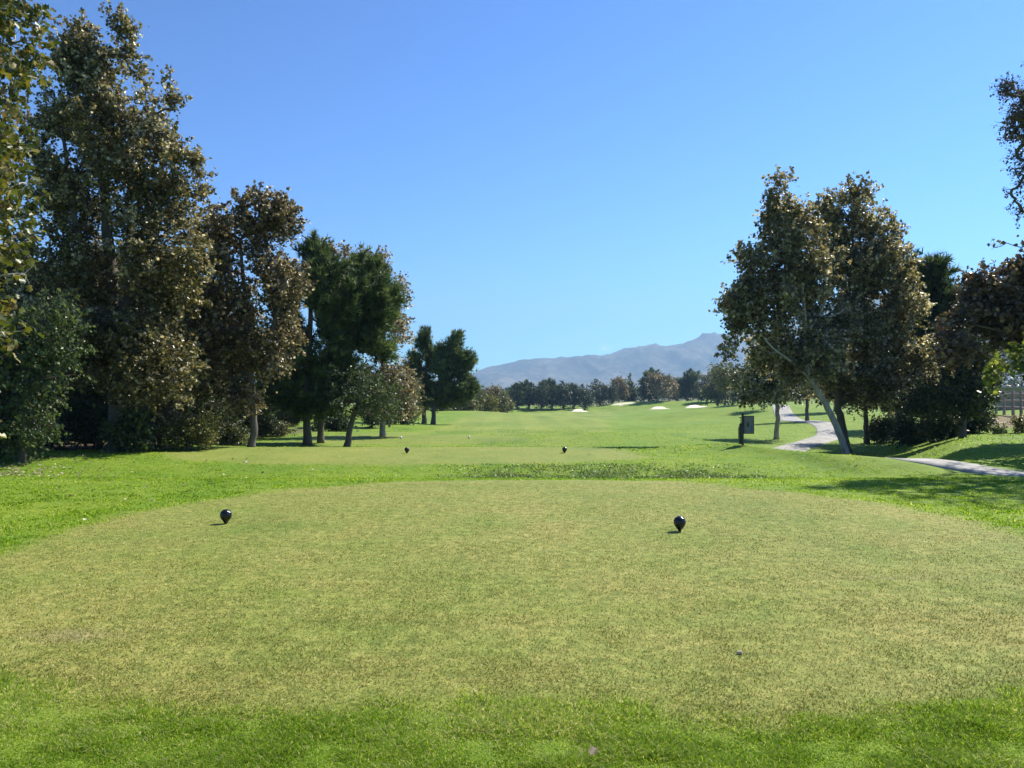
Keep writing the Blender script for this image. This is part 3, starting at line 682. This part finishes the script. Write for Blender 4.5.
px_tree('sycamore_tree', 'reddish brown sycamore at the right edge reaching over the rail fence', 22.5, 1072,
    [[(1072, None, .17), (1068, 400, .15), (1055, 320, .11), (1035, 270, .05), (1022, 240, .02)], [(1062, 350, .08), (1020, 335, .06, -.3), (975, 325, .025, -.4)]],
    [(1012, 250, 16, 16), (1030, 275, 26, 30), (992, 290, 24, 22), (972, 322, 30, 20), (1010, 325, 34, 26), (960, 348, 24, 16), (1050, 320, 40, 50), (1000, 300, 24, 18)],
    n_clump=600, leaf_n=34, leaf_s=.10, clump_r=.27, tmpl=T_LOBE, leafmat=M['red'], barkmat=M['bark_dark'], group=GR, tone_mu=.60, carve=.36)
px_tree('sycamore_tree', 'lime green leafy branch tips hanging in front of the fence at the right edge', 19, 1130,
    [[(1130, None, .12), (1115, 380, .1), (1080, 345, .05), (1040, 350, .025), (1005, 365, .01)]],
    [(1010, 366, 34, 10, 0, .8), (995, 380, 16, 8, 0, .5), (1018, 352, 18, 12, 0, .6), (968, 360, 16, 9, 0, .5), (1060, 350, 40, 30, 0, 1.2), (1100, 330, 50, 50, 0, 1.4)],
    n_clump=110, leaf_n=30, leaf_s=.12, clump_r=.24, tmpl=T_LOBE, leafmat=M['bright'], barkmat=M['bark_pale'], group=GR, tone_mu=.45, tone_sd=.3, droop=.5)
px_tree('overhanging_tree', 'tree outside the right edge whose dark reddish branches hang against the sky', 18, 1150,
    [[(1150, None, .2), (1145, 300, .17), (1130, 150, .12), (1110, 40, .05)], [(1140, 240, .07), (1080, 110, .05), (1035, 95, .025), (1008, 88, .006)]],
    [(1014, 95, 22, 10, 0, .5, .06), (1017, 118, 13, 20, 0, .4, .08), (1026, 160, 10, 34, 0, .4, .08), (1012, 195, 5, 16, 0, .2, .02), (1020, 205, 5, 14, 0, .2, .02), (1030, 110, 22, 30, 0, .6, .2), (1012, 88, 16, 8, 0, .3, .05), (1110, 110, 80, 110, 0, 2.6, 2.6), (1045, 150, 20, 50, 0, .8, .3), (1150, 190, 90, 70, 0, 2.6, 1.6)],
    n_clump=1100, leaf_n=20, leaf_s=.055, clump_r=.20, tmpl=T_QUAD, leafmat=M['red'], barkmat=M['bark_dark'], group=GR, tone_mu=.25, droop=1.0)
# trees of middle distance
MID = [generic('round', 240, 6.5, 5.5, m, b, ln=44, ls=.13, cr=.45, low=.40, mu=.45, carve=.27) for m, b in (('dark', 'bark_pale'), ('syc', 'bark_dark'), ('olive', 'bark_dark'))]
for i, (px, d, tr, lab, k) in enumerate([
    (776, 41, 352, 'small tree with pale straight trunk left of the leaning sycamore, near the path', 0),
    (807, 55, 352, 'small dark tree beyond the path bend, seen behind the leaning trunk', 1),
    (867, 38, 345, 'thin trunked tree right of the trunk pair on the shaded slope', 1),
    (896, 46, 352, 'dark tree on the slope between the sycamore pair and the dark pine', 0),
    (764, 82, 368, 'olive tree beyond the sign, left of the pale straight trunk', 0),
    (742, 92, 366, 'olive tree standing directly beyond the sign post', 2),
    (725, 130, 362, 'light olive tree where the mountain slope meets the right hand trees', 2),
    (402, 58, 372, 'olive brown small tree filling the gap left of the two rounded pines', 2),
    (835, 75, 350, 'dark tree far behind the trunks of the sycamore pair', 0),
    (985, 66, 345, 'dark tree behind the rail fence near the right edge', 0),
    (1040, 70, 345, 'dark tree behind the tan wall beyond the right edge', 0),
    (952, 60, 335, 'dark tree beyond the mulch slope, behind the spreading evergreen', 1)]):
    px_place(MID[k], 'small_tree', lab, px, d, tr, 6.5, group='smaller trees of the middle distance', wscale=1.15 if px not in (742, 725, 764) else .95)

# ================================================================== FAR TREE LINE
FP = generic('round', 230, 10, 7.0, 'pine', 'bark_dark', ln=20, ls=.75, cr=.75, tm=T_TUFT_F, low=.02, mu=.2, carve=.05, conifer=True)
FR = generic('round', 170, 10, 8.5, 'dark', 'bark_dark', ln=28, ls=.42, cr=.95, low=.02, mu=.5, carve=.1)
FB = generic('round', 170, 10, 7.5, 'brown', 'bark_pale', ln=26, ls=.42, cr=.9, low=.18, mu=.5, carve=.15)
FO = generic('round', 170, 10, 7.5, 'olive', 'bark_dark', ln=26, ls=.42, cr=.9, low=.06, mu=.45, carve=.15)
FC = generic('cone', 110, 10, 2.4, 'pine', 'bark_dark', ln=18, ls=.55, cr=.6, tm=T_TUFT_F, low=.02, mu=.35, carve=0, conifer=True)
G = 'far tree line across the end of the fairway'
far = [  # px, depth, top row, mesh, width scale, label
 (481, 120, 386, FO, .85, 'olive scrub tree just right of the two rounded pines'),
 (492, 140, 384, FB, .8, 'grey brown bushy tree in the olive scrub left of the dark far pines'),
 (503, 150, 387, FO, .9, 'olive tree at the right end of the scrub, beside the dark far pines'),
 (470, 110, 392, FR, .9, 'dark bushy tree low behind the right rounded pine'),
 (517, 262, 382, FP, 1.2, 'leftmost dark pine of the far dark row'),
 (529, 268, 379, FP, 1.15, 'second dark pine from the left in the far dark row'),
 (541, 262, 380, FR, 1.0, 'broad dark tree, third from the left in the far dark row'),
 (552, 270, 377, FP, 1.15, 'pointed dark pine in the middle of the far dark row'),
 (563, 264, 381, FR, 1.0, 'broad dark tree right of the middle of the far dark row'),
 (574, 270, 382, FP, 1.2, 'dark pine, second from the right in the far dark row'),
 (585, 262, 384, FR, 1.0, 'dark bushy tree at the right end of the far dark row, above the left bunker'),
 (600, 285, 379, FR, 1.25, 'broad dark rounded tree right of the left bunker'),
 (612, 275, 383, FR, .8, 'lower dark tree beside the sandy slope'),
 (619, 282, 375, FB, .85, 'grey brown tree above the sandy slope'),
 (630, 290, 373, FC, 1.3, 'narrow dark cypress left of the big brown tree'),
 (626, 296, 380, FO, .8, 'olive tree partly behind the narrow cypress'),
 (649, 292, 367, FP, 1.0, 'tall dark pine at the left shoulder of the big brown tree'),
 (658, 272, 371, FB, 1.1, 'big brown tree of the far line, left half'),
 (669, 276, 374, FB, 1.0, 'big brown tree of the far line, right half'),
 (687, 285, 368, FP, 1.15, 'dark pine between the big brown tree and the light olive one'),
 (677, 298, 384, FR, .9, 'low dark bushy tree right of the big brown tree'),
 (701, 262, 378, FO, .8, 'small olive tree right of the third bunker'),
 (711, 262, 370, FO, .95, 'light olive tree with a thin trunk at the right of the bunkers'),
 (718, 200, 362, FO, 1.0, 'tall olive tree near the foot of the mountain slope'),
 (733, 210, 364, FR, 1.0, 'dark tree behind the light olive tree'),
 (752, 220, 368, FR, 1.0, 'dark tree far behind the sign board'),
 (775, 200, 366, FR, 1.1, 'dark tree far behind the pale straight trunk'),
 (800, 190, 364, FO, 1.1, 'far olive tree seen through the gap left of the leaning trunk'),
 (825, 180, 362, FR, 1.1, 'far dark tree seen between the leaning trunk and the path'),
 (860, 170, 358, FR, 1.1, 'far dark tree behind the slope right of the trunk pair'),
 (450, 130, 384, FR, 1.1, 'dark tree far behind the two rounded pines'),
 (405, 110, 372, FR, 1.1, 'dark tree hidden low behind the see-through brown sycamore'),
 (375, 90, 372, FR, 1.0, 'dark tree low behind the olive green leaning tree'),
 (340, 85, 366, FO, 1.0, 'olive tree glimpsed low between the pine trunks'),
]
for px, d, tr, ms, w, lab in far:
    px_place(ms, 'far_tree', lab, px, d, tr, 10, group=G, wscale=w)
# wooded backdrop
x0 = rng.uniform(-260, 420, 900); y0 = rng.uniform(320, 520, 900); r0 = rng.uniform(0, 1, 900)
P = []
for a, b, c in zip(x0, y0, r0):
    hh = 5+4*c; n = 60; d = rng.normal(size=(n, 3)); d /= np.linalg.norm(d, axis=1)[:, None]
    P.append(np.array([a, b, Hs(a, b)+hh*.5])+d*np.array([4.5, 4.5, hh*.5])*(rng.uniform(.3, 1, n)[:, None]))
P = np.vstack(P); V, Fc, tn = leaves(P, 1.3, T_QUAD, rng.uniform(0, 1, len(P)), 0)
tag(link('woodland', mesh_np('woodland', V, Fc, tn), M['dark']), 'distant dark woodland closing the view behind the far tree line', 'woodland', None, 'stuff')

for px, d, tr, lm, lab in ((441, 104, 394, 'olive', 'low olive bush left end of the scrub beside the right rounded pine'),
      (456, 112, 392, 'green', 'low dull green bush in the scrub, just right of the right rounded pine base'),
      (470, 108, 394, 'olive', 'rounded olive bush in the middle of the far scrub on the left mound'),
      (486, 118, 393, 'yellow', 'palest yellowish bush of the far scrub on the left mound'),
      (500, 126, 395, 'olive', 'last low olive bush of the scrub, next to the dark far row'),
      (392, 80, 404, 'dark', 'low dark hedge like bush left of the two rounded pines')):
    shrub('shrub', lab, px, d, tr, 11, lm, 60, 40, .24, .7, 'scrub on the mound left of the fairway')

# ================================================================== TEE MARKERS
def ball_prof(r, zc, n=12): return [(r*math.sin(math.pi*(i+.4)/(n+.8)), zc-r*math.cos(math.pi*(i+.4)/(n+.8))) for i in range(n+1)]
def tee_marker(m):
    r = .069; ball = MB(); ball.lathe(ball_prof(r, .118, 22), 36)
    # dimples as shallow geometry: handled by displaced rings
    peg = MB(); peg.lathe([(.008, -.05), (.013, 0), (.015, .014), (.022, .030), (.038, .050), (.053, .068), (.060, .082), (.057, .087), (.04, .082)], 28)
    return ball, peg
def place_marker(px, row, d, m, label, group, first=None, s=1):
    x = at(px, 400, d)[0]; e = empty('tee_marker', (x, d, Hs(x, d)-.012), label, 'tee marker', group); e.scale = (s, s, s)
    if first is None:
        b, p = tee_marker(m); ob = b.build('ball', m, e, True); pg = p.build('peg', m, e, True); return e, ob, pg
    for o in first[1:]:
        c = o.copy(); col.objects.link(c); c.parent = e
    return e, *[c for c in e.children]
def dimpled(name):
    m, nt, b, o = mat(name); return m
m, nt, b, o = mat('glossy_black_marker'); c = objco(nt)
vo = N(nt, 'ShaderNodeTexVoronoi'); vo.inputs['Scale'].default_value = 55; nt.links.new(c, vo.inputs['Vector'])
b.inputs['Base Color'].default_value = (.007, .008, .012, 1); b.inputs['Roughness'].default_value = .22
bump(nt, b, ramp(nt, vo.outputs['Distance'], [(.0, (0, 0, 0)), (.45, (1, 1, 1))]), .6, .003)
M['marker'] = m
f1 = place_marker(226.5, 0, 9.3, M['marker'], 'black ball tee marker on the near tee, the left one', 'black tee markers')
place_marker(679.3, 0, 8.75, None, 'black ball tee marker on the near tee, the right one', 'black tee markers', f1)
place_marker(407, 0, 21.8, None, 'small looking black tee marker on the second tee, the left one', 'black tee markers', f1)
place_marker(564.5, 0, 21.8, None, 'small looking black tee marker on the second tee, the right one', 'black tee markers', f1)
f2 = place_marker(401, 0, 37, M['white'], 'tiny white tee marker on the third tee, the left one', 'white tee markers', None, .85)
place_marker(469, 0, 37, None, 'tiny white tee marker on the third tee, the right one', 'white tee markers', f2, .85)

# ================================================================== SIGN POST with ball washer and board
def sign():
    d = 22.2; x = at(742.5, 400, d)[0]; z = Hs(x, d)
    e = empty('tee_sign', (x, d, z), 'black tee post with ball washer box and a grey framed board standing in the rough', 'sign'); e.scale = (.80, .80, .80)
    b = MB(); b.box((0, 0, .55), (.035, .035, .58), 0, .008); b.box((0, 0, 1.15), (.045, .045, .02), 0, .008); b.build('post', M['black'], e)
    b = MB(); b.box((-.075, -.02, .36), (.075, .085, .31), 0, .02); b.build('bin', M['black'], e)
    b = MB(); b.lathe([(.035, .66), (.06, .68), (.06, .74), (.045, .78), (.02, .80)], 16, (-.07, -.02, 0)); w = b.build('ball_washer', M['black'], e, True)
    b = MB(); b.ring_tube([(-.07, -.02, .79), (-.07, -.02, 1.0)], [.010, .010], 8); b.ring_tube([(-.14, -.02, 1.0), (-.03, -.02, 1.0)], [.014, .014], 8); b.build('handle', M['black'], w)
    # board on the right of the post
    cx = .225; cz = .74; hw = .175; hh = .315
    f = MB()
    f.box((cx, 0, cz+hh), (hw+.012, .016, .012), 0, .003); f.box((cx, 0, cz-hh), (hw+.012, .016, .012), 0, .003)
    f.box((cx-hw, 0, cz), (.012, .016, hh-.013), 0, .003); f.box((cx+hw, 0, cz), (.012, .016, hh-.013), 0, .003)
    bd = MB(); bd.box((cx, 0, cz), (hw-.012, .006, hh-.012), 0)
    fr = f.build('frame', M['black'], e); bo = bd.build('board', M['board'], e)
    # marks on the board face: dark hole outline and a blue patch
    mk = MB(); mk.lathe([(.001, 0), (.035, .03), (.045, .08), (.03, .14), (.012, .19), (.001, .21)], 12); mk.v = [(cx-.03+v[0], -.009+v[1]*.04, cz-.09+v[2]) for v in mk.v]
    mk.build('hole_drawing', plain('dark_ink', (.02, .02, .02), (.03, .03, .03)), bo)
    mk = MB(); mk.box((cx+.10, -.008, cz-.14), (.022, .003, .10), 0, .001); mk.build('blue_panel', plain('blue_ink', (.03, .09, .32), (.04, .12, .40)), bo)
sign()

# ================================================================== RAIL FENCE and wall
def fence():
    pts = [(at(980, 400, 54)[0], 54), (at(996, 400, 48)[0], 48), (at(1013, 400, 43)[0], 43), (at(1030, 400, 39)[0], 39), (at(1055, 400, 35)[0], 35)]
    pl = []
    for (a, b), (c, d) in zip(pts[:-1], pts[1:]):
        for k in range(2): pl.append((a+(c-a)*k/2, b+(d-b)*k/2))
    pl.append(pts[-1]); e = empty('rail_fence', (*pl[0], Hs(*pl[0])), 'weathered grey timber rail fence above the mulch slope at the right edge', 'fence')
    ex, ey, ez = e.location; top = []
    for x, y in pl:
        z = Hs(x, y)+.15; b = MB(); b.box((x-ex, y-ey, z-ez+.55), (.065, .065, .68), .6, .012); b.build('post', M['wood'], e); top.append(z-ez)
    for i in range(len(pl)-1):
        (x0, y0), (x1, y1) = pl[i], pl[i+1]
        for h in (.35, .72, 1.1):
            b = MB(); b.ring_tube([(x0-ex, y0-ey-.07, top[i]+h), (x1-ex, y1-ey-.07, top[i+1]+h)], [.055, .055], 6); b.build('rail', M['wood'], e)
    return e
fence()
def far_wall():
    x, y = at(1036, 400, 56)[0], 56.; z = Hs(x, y)
    e = empty('garden_wall', (x, y, z), 'plain tan stucco wall with a pale cap behind the rail fence', 'wall')
    top = at(1024, 388, 56)[2]-z
    b = MB(); b.box((.6, 0, top/2-.3), (3.4, .12, top/2+.3), 0, .01); b.build('wall', M['stucco'], e)
    b = MB(); b.box((.6, 0, top+.04), (3.5, .18, .037), 0, .01); b.build('cap', M['concrete'], e)
far_wall()
for px, d, tr, lab in ((885, 38, 412, 'dark bush added for the deep shade right of the thin trunk on the slope'),
      (912, 33, 412, 'blackish bush added for the shade at the foot of the dark pine at right'),
      (940, 31, 408, 'blackish bush added for the shade between the dark pine and the spreading evergreen'),
      (972, 31.5, 404, 'blackish bush added for dark foliage and shade, skirting the trunk of the spreading evergreen')):
    shrub('shrub', lab, px, d, tr, 20, 'dark', 110, 60, .09, .3, 'dark bushes added for the shade under the evergreens at right')  # bushes added to stand in for dark shade on the slope
# shrubs on mulch slope
MG = 'small plants on the mulch slope'
shrub('shrub', 'pale yellow green grassy shrub below the rail fence at the right edge', 1022, 30, 419, 8, 'yellow', 40, 50, .07, .2, MG)
shrub('shrub', 'small grey green plant on the mulch below the fence end', 988, 36, 416, 8, 'olive', 30, 50, .07, .2, MG)
shrub('shrub', 'small dry brown plant on the mulch under the spreading evergreen', 955, 31, 421, 9, 'brown', 26, 40, .06, .18, MG)
shrub('shrub', 'low green plant on the mulch right of the spreading evergreen', 1000, 30, 426, 7, 'green', 26, 40, .06, .18, MG)

# ================================================================== GRASS BLADES
def blades(n, y0, y1, keep, h, w, m, name, label, lean=.6, pw=1.4, tone_mu=.45, tone_sd=.2, clump=.0, seed=0, tone_fn=False):
    u = rng.uniform(0, 1, n); p = 1-pw
    y = (y0**p+u*(y1**p-y0**p))**(1/p); lim = y*.92+2.6; x = rng.uniform(-1, 1, n)*lim
    k = keep(x, y)*(1-sstep(.80, 1.0, np.abs(x)/lim)) > rng.uniform(0, 1, n); x = x[k]; y = y[k]; n = len(x)
    cn = fbm(x*5, y*5, 2, 101+seed)
    hh = h*rng.uniform(.5, 1.3, n)*(1+clump*(cn-.5)*4).clip(.35, 2.2); ww = w*rng.uniform(.7, 1.3, n)*(y/4).clip(1, 3)**.5
    z = H(x, y); a = rng.uniform(0, 6.283, n); ln = rng.normal(0, lean, (n, 2)); wd = np.stack([np.cos(a), np.sin(a), 0*a], 1)
    b = np.stack([x, y, z-.002], 1); mid = b+np.stack([ln[:, 0]*hh*.3, ln[:, 1]*hh*.3, hh*.6], 1); tip = b+np.stack([ln[:, 0]*hh, ln[:, 1]*hh, hh*.95], 1)
    V = np.stack([b-wd*ww[:, None]/2, b+wd*ww[:, None]/2, mid+wd*ww[:, None]*.4, mid-wd*ww[:, None]*.4, tip], 1).reshape(-1, 3)
    i = np.arange(n)[:, None]*5; Fc = np.concatenate([i+[0, 1, 2], i+[0, 2, 3], i+[3, 2, 4]], 1).reshape(-1, 3)
    big = fbm(x*1.1, y*1.1, 3, 111+seed)
    q = super_e(x, y, .30, 8.75, 5.55, 5.12, 2.9, .03, 3); rg = np.exp(-((q-.61-.03*(fbm(x, y, 2, 9)-.5))/.022)**2)*(1-sstep(8.0, 10.5, y))*sstep(.25, .5, fbm(x*.8, y*.8, 2, 19)) if tone_fn else 0
    tone = np.clip(tone_mu+(big-.5)*(.42 if tone_fn else .7)+(.16*rg if tone_fn else 0)+(.08*sstep(.64, .72, q) if tone_fn else 0)+rng.normal(0, tone_sd, n), 0, 1)
    o = link(name, mesh_np(name, V, Fc, np.repeat(tone, 3)), m); tag(o, label, 'grass', None, 'stuff'); return o
def k_tee(x, y): return tee_mask(x, y)[0]*(.55+.45*sstep(.35, .6, fbm(x*3, y*3, 2, 8)))
def k_rough(x, y):
    a, b_, c_ = tee_mask(x, y); pd = path_dist(x, y, [tuple(p) for p in PATHS[:100]])
    return (1-a)*(1-b_)*(pd > 1.0)
blades(680000, 2.6, 13.5, k_tee, .014, .0038, M['turfblade'], 'tee_grass', 'closely mown dry yellowish green turf of the near tee', 1.0, 1.9, .46, .30, tone_fn=True)
blades(1600000, 2.4, 7.5, k_rough, .020, .0040, M['grass'], 'rough_grass', 'longer bright green grass along the near edge of the tee', .9, 2.2, .58, .30, .6, 3)
blades(450000, 7.5, 22, k_rough, .018, .008, M['grass'], 'verge_grass', 'bright green rough grass around the sides of the tees', .7, 1.3, .5, .2, .6, 5)
def k_mid(x, y):
    a, b_, c_ = tee_mask(x, y); pd = path_dist(x, y, [tuple(p) for p in PATHS[:140]])
    return (1-b_)*(1-c_*.8)*(pd > 1.2)*sstep(.35, .6, fbm(x*.35, y*.25, 3, 44)+.25*sstep(2, 5, x))
blades(200000, 22, 70, k_mid, .020, .016, M['grass'], 'far_rough_grass', 'rougher green grass around the second and third tee', .8, 1.6, .42, .25, .8, 9)
def k_weed(x, y):
    a, b_, c_ = tee_mask(x, y)
    return (1-a)*(1-b_)*sstep(-2.2, .6, x)*(1-sstep(3.5, 6.5, x))*(.25+.75*sstep(.42, .60, fbm(x*1.6, y*1.6, 3, 55)+.05))*.8
def weeds():
    n = 26000; x = rng.uniform(-2.5, 9, n); y = rng.uniform(15.2, 18.6, n); k = k_weed(x, y) > rng.uniform(0, 1, n); x = x[k]; y = y[k]
    P = np.stack([x, y, H(x, y)+rng.uniform(.0, .06, len(x))*fbm(x*2, y*2, 2, 5)*1.6], 1)
    V, Fc, tn = leaves(P, .034, T_QUAD, np.clip(rng.normal(.65, .28, len(x)), 0, 1), -.3)
    tag(link('weeds', mesh_np('weeds', V, Fc, tn), M['weedm']), 'dark clover-like weeds in the dip between the first and second tee', 'weeds', None, 'stuff')
weeds()
def litter():
    A = []
    n = 900; x = -12.2+rng.normal(0, 1.3, n); y = 16.8+rng.normal(0, .9, n); A.append(np.stack([x, y], 1))
    n = 110; y = rng.uniform(9, 26, n); x = rng.uniform(-9.5, -5, n)*(y/16); A.append(np.stack([x, y], 1))
    n = 130; x = rng.uniform(6, 18, n); y = rng.uniform(17, 29, n); A.append(np.stack([x, y], 1))
    n = 30; x = rng.uniform(-6, 7, n); y = rng.uniform(10, 22, n); A.append(np.stack([x, y], 1))
    n = 500; x = rng.uniform(12, 30, n); y = rng.uniform(25, 40, n); A.append(np.stack([x, y], 1))
    A = np.vstack(A); A = A[rng.uniform(0, 1, len(A)) > tee_mask(A[:, 0], A[:, 1])[0]*1.2]; P = np.stack([A[:, 0], A[:, 1], H(A[:, 0], A[:, 1])+.03], 1); n = len(P)
    a = rng.uniform(0, 6.28, n); yv = np.stack([np.cos(a), np.sin(a), rng.normal(0, .25, n)], 1); yv /= np.linalg.norm(yv, axis=1)[:, None]
    zv = np.tile([0, 0, 1.], (n, 1))+rng.normal(0, .3, (n, 3)); zv -= yv*(zv*yv).sum(1)[:, None]; zv /= np.linalg.norm(zv, axis=1)[:, None]; xv = np.cross(yv, zv)
    tv, tf = T_LOBE; s = rng.uniform(.03, .075, n)
    V = P[:, None]+s[:, None, None]*(tv[None, :, 0, None]*xv[:, None]+tv[None, :, 1, None]*yv[:, None]+tv[None, :, 2, None]*1.6*zv[:, None])
    Fc = (tf[None]+(np.arange(n)*len(tv))[:, None, None]).reshape(-1, 3)
    tag(link('leaf_litter', mesh_np('leaf_litter', V.reshape(-1, 3), Fc, np.repeat(rng.uniform(0, 1, n), len(tf))), M['litter']), 'dry fallen leaves scattered on the grass below the trees', 'fallen leaves', None, 'stuff')
litter()
# one fallen leaf and one pebble near the camera
def near_bits():
    d = 3.25; x = at(590, 400, d)[0]; V = T_LOBE[0]*.045; V = np.stack([V[:, 0]*.8, V[:, 1], V[:, 2]*2.2+.004], 1)
    me = mesh_np('fallen_leaf', V, T_LOBE[1], np.full(len(T_LOBE[1]), .15)); o = link('fallen_leaf', me, M['litter'], None, (x, d, Hs(x, d)+.035)); o.rotation_euler = (.5, .3, -.5)
    tag(o, 'single dry brown leaf lying in the front grass at the bottom of the photo', 'leaf')
    d = 4.62; x = at(739, 400, d)[0]; b = MB(); prof = ball_prof(.016, .009, 8); b.lathe(prof, 12)
    b.v = [(v[0]*(1+.25*math.sin(3*v[0]/.01+1))*1.2, v[1]*.8, v[2]*.7+.003*math.sin(v[0]*300)) for v in b.v]
    o = b.build('pebble', M['stone'], None, True, (x, d, Hs(x, d)+.004)); tag(o, 'small pale pebble lying on the mown turf right of the middle', 'pebble')
near_bits()

# ================================================================== LIGHT, SKY, HAZE
EL, AZ = 47.0, 52.0           # sun elevation; degrees to the right of the viewing direction (+Y)
sd = Vector((math.sin(R(AZ))*math.cos(R(EL)), math.cos(R(AZ))*math.cos(R(EL)), math.sin(R(EL))))
sl = bpy.data.lights.new('sun', 'SUN'); sl.energy = 5.0; sl.angle = R(.53); sl.color = (1, .94, .82)
so = bpy.data.objects.new('sun', sl); col.objects.link(so); so.rotation_euler = sd.to_track_quat('Z', 'Y').to_euler()
w = bpy.data.worlds.new('World'); scene.world = w; w.use_nodes = True; nt = w.node_tree; bg = nt.nodes['Background']
sky = N(nt, 'ShaderNodeTexSky', sky_type='NISHITA'); sky.sun_disc = False; sky.sun_elevation = R(EL); sky.sun_rotation = R(AZ)
sky.air_density = 1.0; sky.dust_density = .2; sky.ozone_density = 3.0; sky.altitude = 200
tc = N(nt, 'ShaderNodeTexCoord')
# a small wisp of cloud low over the mountains
cd = Vector((93/F, 1, (395-348)/F)).normalized()
sub = N(nt, 'ShaderNodeVectorMath', operation='SUBTRACT'); nt.links.new(tc.outputs['Generated'], sub.inputs[0]); sub.inputs[1].default_value = cd
sc = N(nt, 'ShaderNodeVectorMath', operation='MULTIPLY'); nt.links.new(sub.outputs[0], sc.inputs[0]); sc.inputs[1].default_value = (90, 90, 240)
ln = N(nt, 'ShaderNodeVectorMath', operation='LENGTH'); nt.links.new(sc.outputs[0], ln.inputs[0])
cn = noise(nt, tc.outputs['Generated'], 160, 4)
cf = math_n(nt, 'SUBTRACT', 1.15, ln.outputs['Value']); cf = math_n(nt, 'ADD', cf, math_n(nt, 'MULTIPLY', math_n(nt, 'SUBTRACT', cn, .5), 2.4))
mr = N(nt, 'ShaderNodeMapRange'); mr.inputs['From Min'].default_value = .15; mr.inputs['From Max'].default_value = 1.3; mr.inputs['To Max'].default_value = .35; nt.links.new(cf, mr.inputs['Value'])
sk1 = mix(nt, 1.0, sky.outputs[0], (.100, .114, .122), 'MULTIPLY')
gm_ = N(nt, 'ShaderNodeGamma'); gm_.inputs['Gamma'].default_value = 1.60; nt.links.new(sk1, gm_.inputs['Color'])
skc = mix(nt, 1.0, gm_.outputs[0], (5.4, 8.1, 9.8), 'MULTIPLY')
nt.links.new(mix(nt, mr.outputs[0], skc, (9, 9.5, 10)), bg.inputs['Color']); bg.inputs['Strength'].default_value = .098

hz = MB(); hz.box((0, 0, 395), (7300, 7300, 425)); ho = hz.build('haze', None); tag(ho, 'thin blue air haze over the valley', 'haze', None, 'stuff')
hm = bpy.data.materials.new('haze_air'); hm.use_nodes = True; hn = hm.node_tree; hn.nodes.remove(hn.nodes['Principled BSDF'])
pv = N(hn, 'ShaderNodeVolumePrincipled'); pv.inputs['Density'].default_value = .00020; pv.inputs['Color'].default_value = (.42, .68, 1, 1); pv.inputs['Anisotropy'].default_value = .2
hn.links.new(pv.outputs[0], hn.nodes['Material Output'].inputs['Volume']); ho.data.materials.append(hm)

scene.view_settings.view_transform = 'Standard'; scene.view_settings.look = 'None'; scene.view_settings.gamma = 1; scene.view_settings.exposure = 1.04
scene.render.engine = 'CYCLES'
scene.cycles.max_bounces = 6; scene.cycles.transparent_max_bounces = 4; scene.cycles.volume_bounces = 0
